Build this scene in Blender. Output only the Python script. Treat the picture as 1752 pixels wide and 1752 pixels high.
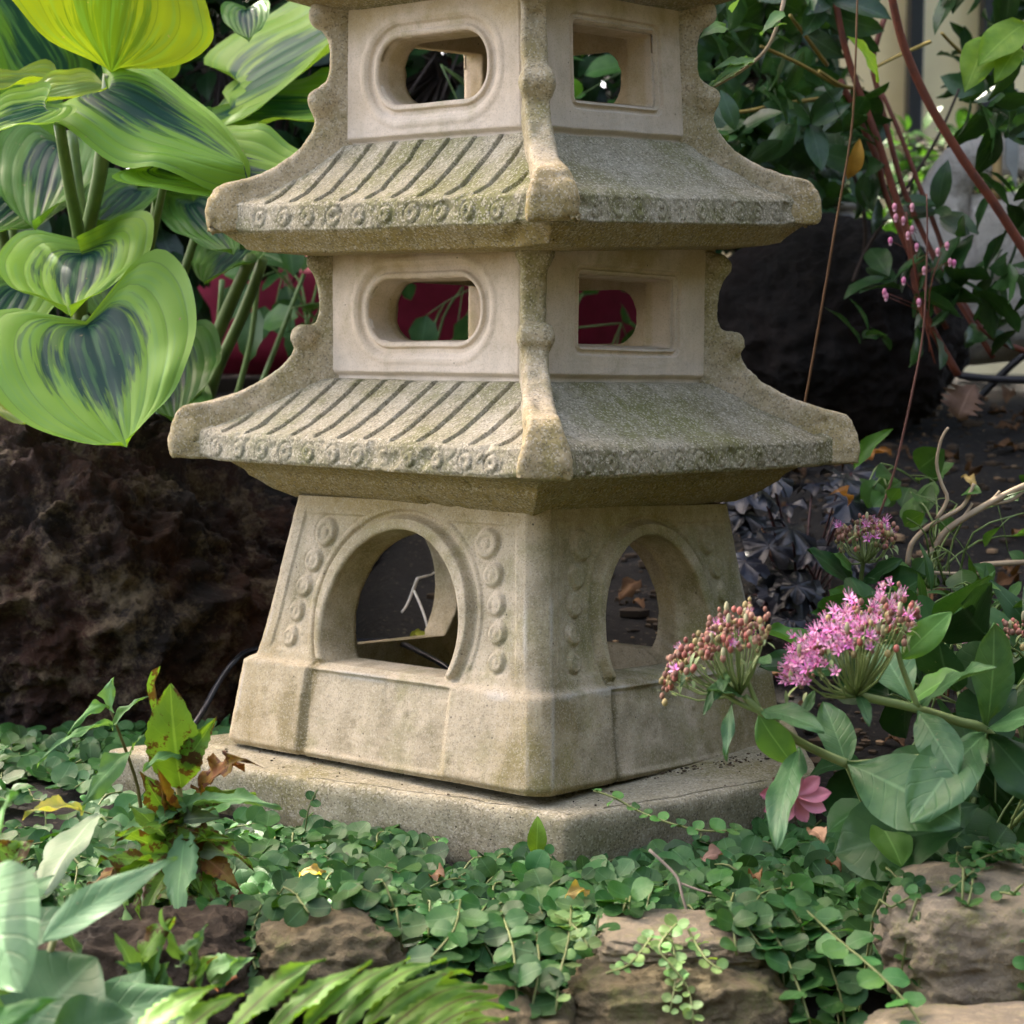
import bpy, bmesh, math, random
from mathutils import Vector, Matrix, noise
from mathutils.geometry import tessellate_polygon
from math import sin, cos, pi, radians, hypot, sqrt
random.seed(7)
for o in list(bpy.data.objects): bpy.data.objects.remove(o)
SC = bpy.context.scene; COL = SC.collection

# ------------------------------------------------------------------ camera, light, exposure
CZ = 0.45; F = 3170.0; PITCH = radians(5.1854)
cd = bpy.data.cameras.new('camera'); cam = bpy.data.objects.new('camera', cd); COL.objects.link(cam)
cam.location = (0, 0, CZ); cam.rotation_euler = (pi/2-PITCH, radians(-0.15), 0)
cd.sensor_width = 36; cd.lens = 36*F/1752; cd.clip_start = .02; cd.clip_end = 200
cd.dof.use_dof = True; cd.dof.focus_distance = 1.68; cd.dof.aperture_fstop = 10
SC.camera = cam
SUN_EL, SUN_AZ = 52, -38      # azimuth from +Y (away from the camera) towards -X (left)
w = bpy.data.worlds.new('World'); SC.world = w; w.use_nodes = True
nt = w.node_tree; bg = nt.nodes['Background']; sky = nt.nodes.new('ShaderNodeTexSky')
sky.sky_type = 'NISHITA'; sky.sun_disc = False; sky.sun_elevation = radians(SUN_EL); sky.sun_rotation = radians(SUN_AZ)
sky.air_density = .55; sky.dust_density = 3.5; sky.ozone_density = .5
wb = nt.nodes.new('ShaderNodeMix'); wb.data_type = 'RGBA'; wb.blend_type = 'MULTIPLY'; wb.inputs[0].default_value = 1; wb.inputs[7].default_value = (1.12, 1.0, .85, 1)   # the photo's daylight white balance
nt.links.new(sky.outputs[0], wb.inputs[6]); nt.links.new(wb.outputs[2], bg.inputs[0]); bg.inputs[1].default_value = .15
sd = bpy.data.lights.new('sun', 'SUN'); sun = bpy.data.objects.new('sun', sd); COL.objects.link(sun)
sd.energy = 3.0; sd.angle = radians(.53); sd.color = (1, .93, .8)
sdir = Vector((sin(radians(SUN_AZ))*cos(radians(SUN_EL)), cos(radians(SUN_AZ))*cos(radians(SUN_EL)), sin(radians(SUN_EL))))
sun.rotation_euler = sdir.to_track_quat('Z', 'Y').to_euler()
SC.view_settings.view_transform = 'Standard'; SC.view_settings.look = 'None'
SC.view_settings.exposure = 3.4; SC.view_settings.gamma = 1
SC.render.engine = 'CYCLES'
SC.render.resolution_x = SC.render.resolution_y = 1024
SC.cycles.max_bounces = 8; SC.cycles.transparent_max_bounces = 8

# ------------------------------------------------------------------ helpers
def P(px, py, d):
    """point seen at pixel (px,py) of the 1752 px photo, at distance d in front of the camera"""
    u = (px-876)/F; v = (876-py)/F
    X, Y, Z = u, cos(PITCH)+v*sin(PITCH), -sin(PITCH)+v*cos(PITCH)
    k = d/Y
    return Vector((X*k, d, CZ+Z*k))
def tag(o, label=None, cat=None, group=None, kind=None):
    if label: o['label'] = label
    if cat: o['category'] = cat
    if group: o['group'] = group
    if kind: o['kind'] = kind
    return o
def empty(name, loc, label, cat, group=None):
    o = bpy.data.objects.new(name, None); COL.objects.link(o); o.location = loc
    o.empty_display_size = .05
    return tag(o, label, cat, group)
def sm(a, b, x):
    if a == b: return 0. if x < a else 1.
    t = max(0., min(1., (x-a)/(b-a))); return t*t*(3-2*t)
def fbm(p, o=4):
    s = 0; a = 1
    for i in range(o):
        s += a*noise.noise(p); p = p*2.07+Vector((7.1, 3.3, 1.7)); a *= .5
    return s
class M:
    """mesh collector in world coordinates with uv and colour per vertex"""
    def __init__(s): s.v = []; s.f = []; s.uv = []; s.c = []; s.m = []
    def add(s, v, f, uv=None, c=None, mi=0):
        n = len(s.v); s.v += [tuple(q) for q in v]; s.f += [tuple(i+n for i in q) for q in f]
        s.uv += uv or [(0, 0)]*len(v)
        s.c += (c if isinstance(c, list) else [c or (1, 1, 1)]*len(v)); s.m += [mi]*len(f)
    def grid(s, rows, close=False, uv=None, c=None, mi=0):
        nr = len(rows); nc = len(rows[0]); v = [q for r in rows for q in r]; f = []
        for i in range(nr-1):
            for j in range(nc if close else nc-1):
                k = (j+1) % nc
                f.append((i*nc+j, i*nc+k, (i+1)*nc+k, (i+1)*nc+j))
        s.add(v, f, uv, c, mi)
    def tube(s, pts, r, n=6, c=None, mi=0, sub=3):
        pts = [Vector(p) for p in pts]
        if not isinstance(r, (list, tuple)): r = [r]*len(pts)
        q = []; rr = []
        for i in range(len(pts)-1):
            p0 = pts[max(i-1, 0)]; p1 = pts[i]; p2 = pts[i+1]; p3 = pts[min(i+2, len(pts)-1)]
            for k in range(sub):
                t = k/sub
                q.append(.5*((2*p1)+(p2-p0)*t+(2*p0-5*p1+4*p2-p3)*t*t+(3*p1-p0-3*p2+p3)*t**3)); rr.append(r[i]+(r[i+1]-r[i])*t)
        q.append(pts[-1]); rr.append(r[-1]); rows = []; a = None
        for i, p in enumerate(q):
            d = (q[min(i+1, len(q)-1)]-q[max(i-1, 0)])
            if d.length < 1e-9: d = Vector((0, 0, 1))
            d.normalize()
            if a is None: a = d.orthogonal().normalized()
            a = (a-d*a.dot(d)); a = a.normalized() if a.length > 1e-6 else d.orthogonal().normalized()
            b = d.cross(a)
            rows.append([p+(a*cos(2*pi*k/n)+b*sin(2*pi*k/n))*rr[i] for k in range(n)])
        n0 = len(s.v); s.grid(rows, True, None, c, mi)
        s.f.append(tuple(n0+k for k in range(n))[::-1]); s.m.append(mi)
        s.f.append(tuple(n0+(len(rows)-1)*n+k for k in range(n))); s.m.append(mi)
    def ball(s, c0, r, c=None, mi=0, sc=(1, 1, 1), n=6):
        rows = []
        for i in range(n//2+1+1):
            a = pi*i/(n//2+1)
            rows.append([Vector(c0)+Vector((r*sc[0]*sin(a)*cos(2*pi*k/n), r*sc[1]*sin(a)*sin(2*pi*k/n), r*sc[2]*cos(a))) for k in range(n)])
        s.grid(rows, True, None, c, mi)
    def build(s, name, mats, parent=None, smooth=True, weld=0, mat=None):
        me = bpy.data.meshes.new(name); off = parent.location.copy() if parent and mat is None else Vector((0, 0, 0))
        if parent and mat is None and parent.parent: off = off+parent.parent.location
        me.from_pydata([(a-off.x, b-off.y, c-off.z) for a, b, c in s.v], [], s.f)
        uvl = me.uv_layers.new(name='UVMap'); ca = me.color_attributes.new('Col', 'FLOAT_COLOR', 'POINT')
        li = [0]*len(me.loops); me.loops.foreach_get('vertex_index', li)
        fl = []
        for i in li: fl += s.uv[i]
        uvl.data.foreach_set('uv', fl)
        fl = []
        for c in s.c: fl += [c[0], c[1], c[2], 1]
        ca.data.foreach_set('color', fl)
        if weld:
            bm = bmesh.new(); bm.from_mesh(me); bmesh.ops.remove_doubles(bm, verts=bm.verts, dist=weld)
            bmesh.ops.dissolve_degenerate(bm, edges=bm.edges, dist=1e-6)
            bmesh.ops.recalc_face_normals(bm, faces=bm.faces); bm.to_mesh(me); bm.free()
        mats = mats if isinstance(mats, (list, tuple)) else [mats]
        for m in mats: me.materials.append(m)
        if len(mats) > 1 and not weld: me.polygons.foreach_set('material_index', s.m)
        if smooth: me.polygons.foreach_set('use_smooth', [True]*len(me.polygons))
        o = bpy.data.objects.new(name, me); COL.objects.link(o)
        if parent: o.parent = parent
        if mat is not None: o.matrix_local = mat
        me.update()
        return o

# ------------------------------------------------------------------ materials
def newmat(name):
    m = bpy.data.materials.new(name); m.use_nodes = True; t = m.node_tree
    for n in list(t.nodes): t.nodes.remove(n)
    out = t.nodes.new('ShaderNodeOutputMaterial')
    return m, t, out
def N(t, typ, **kw):
    n = t.nodes.new(typ)
    for k, v in kw.items():
        if k in n.inputs.keys() if isinstance(k, str) else False: n.inputs[k].default_value = v
        else: setattr(n, k, v)
    return n
def tex(t, kind, scale, vec, detail=4, rough=.55, **kw):
    n = t.nodes.new('ShaderNodeTex'+kind); n.inputs['Scale'].default_value = scale
    if kind == 'Noise': n.inputs['Detail'].default_value = detail; n.inputs['Roughness'].default_value = rough
    for k, v in kw.items(): setattr(n, k, v)
    t.links.new(vec, n.inputs['Vector']); return n
def ramp(t, fac, stops):
    r = t.nodes.new('ShaderNodeValToRGB'); e = r.color_ramp.elements
    while len(e) < len(stops): e.new(.5)
    for i, (p, c) in enumerate(stops):
        e[i].position = p; e[i].color = (c, c, c, 1) if isinstance(c, (int, float)) else (*c, 1)
    t.links.new(fac, r.inputs[0]); return r.outputs[0]
def mix(t, fac, a, b, mode='MIX'):
    n = t.nodes.new('ShaderNodeMix'); n.data_type = 'RGBA'; n.blend_type = mode
    for s, v in ((0, fac), (6, a), (7, b)):
        if isinstance(v, (int, float)): n.inputs[s].default_value = v
        elif isinstance(v, tuple): n.inputs[s].default_value = (*v, 1)
        else: t.links.new(v, n.inputs[s])
    return n.outputs[2]
def mth(t, op, a, b=0):
    n = t.nodes.new('ShaderNodeMath'); n.operation = op
    for s, v in ((0, a), (1, b)):
        if isinstance(v, (int, float)): n.inputs[s].default_value = v
        else: t.links.new(v, n.inputs[s])
    return n.outputs[0]
def stone(name, base, dark, moss, moss_lo, moss_hi, grain=.5, bump=.4, gs=330, rough=.9, streak=.25, pits=.9):
    m, t, out = newmat(name); L = t.links.new
    tc = t.nodes.new('ShaderNodeTexCoord').outputs['Object']
    big = tex(t, 'Noise', 9, tc, 5, .6).outputs[0]; mid = tex(t, 'Noise', 45, tc, 5, .6).outputs[0]
    fine = tex(t, 'Noise', gs*1.6, tc, 3, .6).outputs[0]; vo = tex(t, 'Voronoi', gs, tc)
    c = mix(t, ramp(t, big, [(.35, 0), (.68, 1)]), base, dark)
    c = mix(t, ramp(t, mid, [(.4, 0), (.75, .55)]), c, tuple(x*.72 for x in dark))
    mo = mth(t, 'ADD', tex(t, 'Noise', 6.3, mth_vec(t, tc, (3.1, 1.2, 5)), 6, .65).outputs[0], mth(t, 'MULTIPLY', mth(t, 'SUBTRACT', mid, .5), .35))
    c = mix(t, ramp(t, mo, [(moss_lo, 0), (moss_hi, .85)]), c, moss)
    if streak:
        mp = t.nodes.new('ShaderNodeMapping'); mp.inputs['Scale'].default_value = (38, 38, 3.5); L(tc, mp.inputs[0])
        st = tex(t, 'Noise', 1, mp.outputs[0], 4, .6).outputs[0]
        c = mix(t, ramp(t, st, [(.5, 0), (.72, streak)]), c, tuple(x*.55 for x in moss))
    sa = t.nodes.new('ShaderNodeAttribute'); sa.attribute_name = 'Col'; ss = t.nodes.new('ShaderNodeSeparateColor'); L(sa.outputs['Color'], ss.inputs[0])
    sn = ramp(t, mid, [(.25, .55), (.6, 1)])
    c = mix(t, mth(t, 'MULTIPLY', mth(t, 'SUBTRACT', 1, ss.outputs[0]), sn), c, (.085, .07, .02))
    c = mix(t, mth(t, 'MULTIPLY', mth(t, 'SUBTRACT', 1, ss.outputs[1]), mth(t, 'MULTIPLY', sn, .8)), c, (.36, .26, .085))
    c = mix(t, mth(t, 'MULTIPLY', mth(t, 'SUBTRACT', 1, ss.outputs[2]), mth(t, 'MULTIPLY', fine, .9)), c, (.62, .60, .57))
    # aggregate grains: random light and dark cells
    g = t.nodes.new('ShaderNodeSeparateColor'); L(vo.outputs['Color'], g.inputs[0])
    c = mix(t, mth(t, 'MULTIPLY', ramp(t, g.outputs[0], [(.70, 0), (.86, 1)]), grain), c, (.62, .56, .44))
    c = mix(t, mth(t, 'MULTIPLY', ramp(t, g.outputs[1], [(.74, 0), (.9, 1)]), grain*1.1), c, (.09, .075, .05))
    c = mix(t, mth(t, 'MULTIPLY', mth(t, 'SUBTRACT', fine, .45), grain*1.2), c, (.10, .08, .05))
    # air holes
    ph = tex(t, 'Voronoi', 70, tc); pit = ramp(t, ph.outputs['Distance'], [(.03, 1), (.085, 0)])
    pg = t.nodes.new('ShaderNodeSeparateColor'); L(ph.outputs['Color'], pg.inputs[0])
    pit = mth(t, 'MULTIPLY', pit, mth(t, 'MULTIPLY', ramp(t, pg.outputs[0], [(.55, 0), (.6, 1)]), pits))
    c = mix(t, pit, c, (.06, .05, .035))
    b = t.nodes.new('ShaderNodeBsdfPrincipled'); L(c, b.inputs['Base Color']); b.inputs['Roughness'].default_value = rough
    b.inputs['Specular IOR Level'].default_value = .25
    h = mth(t, 'ADD', mth(t, 'MULTIPLY', fine, .8), mth(t, 'MULTIPLY', g.outputs[2], .45))
    h = mth(t, 'ADD', h, mth(t, 'MULTIPLY', mid, 1.6)); h = mth(t, 'SUBTRACT', h, mth(t, 'MULTIPLY', pit, 1.3))
    bp = t.nodes.new('ShaderNodeBump'); bp.inputs['Strength'].default_value = bump; bp.inputs['Distance'].default_value = .0022
    L(h, bp.inputs['Height']); L(bp.outputs[0], b.inputs['Normal']); L(b.outputs[0], out.inputs[0])
    return m
def mth_vec(t, v, off):
    n = t.nodes.new('ShaderNodeVectorMath'); n.operation = 'ADD'; t.links.new(v, n.inputs[0]); n.inputs[1].default_value = off
    return n.outputs[0]
MS = {
 'ped': stone('pedestal_stone', (.57, .475, .335), (.44, .37, .245), (.24, .225, .085), .48, .68, .28, .34, 800, streak=.35),
 'wall': stone('storey_stone', (.65, .54, .41), (.55, .45, .32), (.36, .31, .15), .58, .78, .14, .20, 900),
 'roof': stone('roof_stone', (.40, .36, .26), (.28, .25, .15), (.17, .17, .05), .46, .64, .50, .6, 620),
 'fin': stone('ridge_stone', (.53, .435, .29), (.41, .34, .21), (.25, .22, .08), .48, .66, .42, .45, 640),
 'slab': stone('slab_concrete', (.43, .38, .255), (.31, .275, .17), (.22, .19, .07), .48, .68, .45, .6, 620),
}
def rockmat(name, a, b, c_, lich, bump=1., sc=1., rough=.85, ll=.62):
    m, t, out = newmat(name); L = t.links.new
    tc = t.nodes.new('ShaderNodeTexCoord').outputs['Object']
    n1 = tex(t, 'Noise', 6*sc, tc, 8, .6).outputs[0]; n2 = tex(t, 'Noise', 38*sc, tc, 8, .7).outputs[0]; n3 = tex(t, 'Noise', 160*sc, tc, 5, .7).outputs[0]
    c = mix(t, ramp(t, n1, [(.38, 0), (.62, 1)]), a, b)
    c = mix(t, ramp(t, n2, [(.5, 0), (.7, 1)]), c, c_)
    l = mth(t, 'ADD', mth(t, 'MULTIPLY', tex(t, 'Noise', 14*sc, mth_vec(t, tc, (4, 2, 9)), 6, .7).outputs[0], .7), mth(t, 'MULTIPLY', n3, .3))
    c = mix(t, ramp(t, l, [(ll-.08, 0), (ll+.04, .8)]), c, lich)
    b_ = t.nodes.new('ShaderNodeBsdfPrincipled'); L(c, b_.inputs['Base Color']); b_.inputs['Roughness'].default_value = rough
    b_.inputs['Specular IOR Level'].default_value = .3
    h = mth(t, 'ADD', mth(t, 'MULTIPLY', n2, 2.5), n3)
    bp = t.nodes.new('ShaderNodeBump'); bp.inputs['Strength'].default_value = bump; bp.inputs['Distance'].default_value = .007/sc
    L(h, bp.inputs['Height']); L(bp.outputs[0], b_.inputs['Normal']); L(b_.outputs[0], out.inputs[0])
    return m
def leafmat(name, ca, cb=None, rough=.5, trans=.35, mode='plain', bump=.3, veins=0., spec=.24):
    """ca main colour, cb second colour; the vertex colour tints each leaf. uv = (across -1..1, along 0..1)"""
    m, t, out = newmat(name); L = t.links.new
    uv = t.nodes.new('ShaderNodeUVMap').outputs[0]; sp = t.nodes.new('ShaderNodeSeparateXYZ'); L(uv, sp.inputs[0])
    s, v = sp.outputs[0], sp.outputs[1]; tc = t.nodes.new('ShaderNodeTexCoord').outputs['Object']
    ab = mth(t, 'ABSOLUTE', s); at = t.nodes.new('ShaderNodeAttribute'); at.attribute_name = 'Col'
    n1 = tex(t, 'Noise', 55, tc, 4, .6).outputs[0]
    if mode == 'hosta':          # blue-green centre, lime margin, fingers that follow the ribs
        mp = t.nodes.new('ShaderNodeMapping'); mp.inputs['Scale'].default_value = (10, 1.6, 1); L(uv, mp.inputs[0])
        am = t.nodes.new('ShaderNodeVectorMath'); am.operation = 'ADD'; L(mp.outputs[0], am.inputs[0])
        sc = t.nodes.new('ShaderNodeVectorMath'); sc.operation = 'SCALE'; sc.inputs[3].default_value = 9; L(at.outputs['Color'], sc.inputs[0]); L(sc.outputs[0], am.inputs[1])
        st = tex(t, 'Noise', 1, am.outputs[0], 3, .7).outputs[0]
        lim = mth(t, 'ADD', mth(t, 'MULTIPLY', st, 1.15), mth(t, 'MULTIPLY', ab, .85))
        lim = mth(t, 'ADD', lim, mth(t, 'MULTIPLY', ramp(t, v, [(.35, 0), (.95, 1)]), .45))
        f = ramp(t, lim, [(.95, 0), (1.04, 1)])
        mdc = tuple(.5*a+.42*b for a, b in zip(ca, cb))
        c = mix(t, ramp(t, lim, [(.85, 0), (.90, 1)]), ca, mdc); c = mix(t, f, c, cb)
        mid = tex(t, 'Noise', 1.7, am.outputs[0], 2, .5).outputs[0]
        c = mix(t, mth(t, 'MULTIPLY', ramp(t, mid, [(.5, 0), (.62, 1)]), .35), c, (.11, .26, .08))
        rib = mth(t, 'ABSOLUTE', mth(t, 'SINE', mth(t, 'MULTIPLY', s, 14)))
        hgt = mth(t, 'ADD', mth(t, 'MULTIPLY', ramp(t, rib, [(0, 0), (.5, 1)]), .5), mth(t, 'MULTIPLY', n1, .5))
        c = mix(t, ramp(t, rib, [(.0, .4), (.12, 0)]), c, (.02, .07, .02))
        c = mix(t, 1., c, at.outputs['Color'], 'MULTIPLY') if False else c
        sp2 = tex(t, 'Noise', 130, tc, 3, .6).outputs[0]; c = mix(t, ramp(t, sp2, [(.70, 0), (.76, .8)]), c, (.28, .22, .12))
    else:
        c = mix(t, ramp(t, n1, [(.35, 0), (.7, 1)]), ca, cb or tuple(x*.8 for x in ca))
        c = mix(t, 1., c, at.outputs['Color'], 'MULTIPLY')
        mr = ramp(t, ab, [(.02, 1), (.07, 0)])
        c = mix(t, mth(t, 'MULTIPLY', mr, .45), c, tuple(min(1, x*1.7+.05) for x in ca))
        # side veins
        vv = mth(t, 'ABSOLUTE', mth(t, 'SINE', mth(t, 'MULTIPLY', mth(t, 'SUBTRACT', v, mth(t, 'MULTIPLY', ab, .22)), 26)))
        c = mix(t, mth(t, 'MULTIPLY', ramp(t, vv, [(.0, 1), (.18, 0)]), veins), c, tuple(min(1, x*1.4) for x in ca))
        if mode == 'spotted':     # brown blotches between the veins and along the edge
            bl = mth(t, 'ADD', tex(t, 'Noise', 60, tc, 4, .7).outputs[0], mth(t, 'MULTIPLY', ab, .10))
            c = mix(t, ramp(t, bl, [(.58, 0), (.63, .9)]), c, (.07, .022, .012))
        if mode == 'fern':
            c = mix(t, ramp(t, ab, [(.05, .85), (.12, 0)]), c, (.06, .03, .02))
            c = mix(t, ramp(t, tex(t, 'Noise', 45, tc, 4, .7).outputs[0], [(.62, 0), (.68, .7)]), c, (.10, .055, .03))
        sp3 = tex(t, 'Noise', 170, tc, 3, .6).outputs[0]; c = mix(t, ramp(t, sp3, [(.70, 0), (.75, .6)]), c, (.25, .20, .12))
        hgt = mth(t, 'ADD', mth(t, 'MULTIPLY', ramp(t, vv, [(0, 0), (.3, 1)]), .6), n1)
    b = t.nodes.new('ShaderNodeBsdfPrincipled'); L(c, b.inputs['Base Color']); b.inputs['Roughness'].default_value = rough
    b.inputs['Specular IOR Level'].default_value = spec
    bp = t.nodes.new('ShaderNodeBump'); bp.inputs['Strength'].default_value = bump; bp.inputs['Distance'].default_value = .0015
    L(hgt, bp.inputs['Height']); L(bp.outputs[0], b.inputs['Normal'])
    tr = t.nodes.new('ShaderNodeBsdfTranslucent'); L(mix(t, 1., c, (1.5, 1.45, .5), 'MULTIPLY'), tr.inputs[0])
    ms = t.nodes.new('ShaderNodeMixShader'); ms.inputs[0].default_value = trans
    L(b.outputs[0], ms.inputs[1]); L(tr.outputs[0], ms.inputs[2]); L(ms.outputs[0], out.inputs[0])
    return m
def plain(name, c, rough=.6, metal=0., bump=0., sc=60, c2=None, vcol=False, spec=.4):
    m, t, out = newmat(name); L = t.links.new; tc = t.nodes.new('ShaderNodeTexCoord').outputs['Object']
    n = tex(t, 'Noise', sc, tc, 5, .6).outputs[0]
    cc = mix(t, ramp(t, n, [(.35, 0), (.7, 1)]), c, c2 or tuple(x*.7 for x in c))
    if vcol:
        at = t.nodes.new('ShaderNodeAttribute'); at.attribute_name = 'Col'; cc = mix(t, 1., cc, at.outputs['Color'], 'MULTIPLY')
    b = t.nodes.new('ShaderNodeBsdfPrincipled'); L(cc, b.inputs['Base Color']); b.inputs['Roughness'].default_value = rough
    b.inputs['Metallic'].default_value = metal; b.inputs['Specular IOR Level'].default_value = spec
    if bump:
        bp = t.nodes.new('ShaderNodeBump'); bp.inputs['Strength'].default_value = bump; bp.inputs['Distance'].default_value = .003
        L(n, bp.inputs['Height']); L(bp.outputs[0], b.inputs['Normal'])
    L(b.outputs[0], out.inputs[0]); return m

# ------------------------------------------------------------------ the stone pagoda (heights are relative to the camera's height)
CX, CY = .0069, 1.9
def cast(al, tx, ty, dz=0, dx=0, dy=0):
    """placement of one casting: turned by al, leaning by tx, ty (degrees)"""
    return Matrix.Translation((CX+dx, CY+dy, CZ+dz)) @ Matrix.Rotation(radians(tx), 4, 'Y') @ Matrix.Rotation(radians(-ty), 4, 'X') @ Matrix.Rotation(radians(al+45), 4, 'Z')
K0 = cast(5.42, 1.27, 3.0, dz=-.004); K1 = cast(3.57, .62, .8); K2 = cast(5.6, -1.0, -2.4)
pag = empty('stone_pagoda', (CX, CY, CZ-.405), 'tall beige stone pagoda with tiers of upturned tiled roofs standing on concrete slab', 'garden pagoda')
PI_ = Matrix.Translation(pag.location).inverted()
TH = [k*pi/2 for k in range(4)]
def face_xyz(th, nrm, u, z):    # side of a square tower: th = direction of the outward normal
    return (cos(th)*nrm - sin(th)*u, sin(th)*nrm + cos(th)*u, z)
def rough(m, a1=.0009, a2=.0004, seed=0.):
    for i, q in enumerate(m.v):
        p = Vector(q); n = Vector((q[0], q[1], 0)); l = n.length
        if l > 1e-4: n /= l
        d = a1*fbm(p*14+Vector((seed, 0, 0)), 3)+a2*noise.noise(p*190)+.6*a2*noise.noise(p*400)
        m.v[i] = (q[0]+n.x*d, q[1]+n.y*d, q[2]+a1*.7*noise.noise(p*17+Vector((5, seed, 0))))
def tower(name, z0, z1, hf, ch, styles, thick, mat, K, cen, seed, taper=.94, nr=56, side=66, up=52, stain=None):
    """four walls, each with an opening, welded into one shell"""
    m = M(); zc = cen
    zs = [z0+(z1-z0)*i/up for i in range(up+1)]
    for k, th in enumerate(TH):
        sdf, rel = styles[k % 2]
        uh0 = hf(zc)-ch
        per = [(1, z) for z in zs[:-1]] + [(1-2*i/side, z1) for i in range(side)] + [(-1, z) for z in zs[::-1][:-1]] + [(-1+2*i/side, z0) for i in range(side)]
        inner = []
        for s_, z in per:
            du, dz = s_*uh0, z-zc; lo, hi = 0., 1.
            for _ in range(24):
                md = (lo+hi)/2
                if sdf(du*md, zc+dz*md) < 0: lo = md
                else: hi = md
            inner.append((s_*lo, zc+dz*lo))
        rows = []
        lip = .0045
        for r in range(nr+1):
            t = r/nr; t = t**1.15
            row = []
            for (a, z), (b, zz) in zip(inner, per):
                s_ = a+(b-a)*t; z_ = z+(zz-z)*t; h = hf(z_); u = s_*(h-ch); d = max(0, sdf(s_*uh0, z_))
                o = rel(u, z_, d, h-ch) * sm(0, .004, (h-ch)-abs(u)+.0005) if abs(s_) < .9999 else 0
                if d < lip: o -= lip*.8*(1-sqrt(max(0, 1-(1-d/lip)**2)))
                row.append(face_xyz(th, h+o, u, z_))
            rows.append(row)
        m.grid(rows[::-1], True)
        # tunnel and inner face
        tun = []
        for r in range(9):
            t = r/8; k_ = 1-(1-taper)*t
            tun.append([face_xyz(th, hf(zc+(z-zc)*k_)-lip*.8-(thick-lip)*t+.0012*noise.noise(Vector((a*9, z*90, r))), a*uh0*k_*(1+.02*noise.noise(Vector((a*7, z*60, r*.8)))*t), zc+(z-zc)*k_) for a, z in inner])
        m.grid([rows[0]]+tun, True)
        m.grid([tun[-1]]+[[face_xyz(th, hf(zz)-thick, (a*uh0*taper)*(1-q)+(1 if b > 0 else -1)*abs(b)*(hf(zz)-thick)*q, (zc+(z-zc)*taper)*(1-q)+zz*q) for (a, z), (b, zz) in zip(inner, per)] for q in (.5, 1)], True)
        # corner strip to the next side
        th2 = th+pi/2; rows = []
        for z in zs:
            h = hf(z); row = []
            a = Vector(face_xyz(th, h, h-ch, z)); b = Vector(face_xyz(th2, h, -(h-ch), z)); dn = Vector((cos(th+pi/4), sin(th+pi/4), 0))
            for q in range(9):
                t = q/8; row.append(a.lerp(b, t)+dn*(.0022*sin(pi*t)))
            rows.append(row)
        m.grid(rows)
    if stain: m.c = [stain(q) for q in m.v]
    rough(m, seed=seed)
    return m.build(name, mat, pag, weld=.0002, mat=PI_ @ K)

# pedestal
def ped_h(z):
    if z < -.319-.002: return .1987+.0113*(-.319-z)/.088-.005*(1-sm(-.407, -.399, z))**2
    bt = 0
    t = max(0, (z+.319)/.161); b = .191+(.1625-.191)*(t**.88)
    k = sm(-.3225, -.3165, z); return (.1987+.0005)*(1-k)+b*k
def ped_sdf(u, z): return max(hypot(u, z+.269)-.0865, -.3155-z)
def ped_rel(u, z, d, uh):
    o = 0.
    if z > -.318:
        dc = hypot(u, z+.269)-.0865
        o += .0060*(1-sm(.010, .0135, dc))*sm(-.318, -.310, z); o -= .0030*sm(.0125, .0155, dc)*(1-sm(.0165, .0205, dc))
        ue = uh-.011; lo, hi = -.308, -.171
        inside = sm(0, .0022, ue-abs(u))*sm(.023, .0255, dc)*sm(0, .0022, z-lo)*sm(0, .0022, hi-z)
        o -= .0018*inside
        for (ru, rz, rr) in ((.1045, -.190, .0150), (.1165, -.2185, .0115), (.1245, -.2445, .0105), (.1305, -.270, .0103), (.1345, -.2955, .0098)):
            q = hypot(abs(u)-ru, z-rz)/rr
            if q < 1.25: o += .0036*(1-sm(.78, 1.03, q)) - .0011*sm(.95, 1.05, q)*(1-sm(1.08, 1.22, q)) - .0012*(sm(.22, .38, q)*(1-sm(.42, .6, q)))
    else:
        o -= .0035*(1-sm(.088, .094, abs(u)))*(sm(-.404, -.398, z))*sm(0, .004, -.321-z)
        o -= .0028*(1-sm(.0015, .005, abs(u+.092))) if u < 0 else 0
    return o
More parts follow.
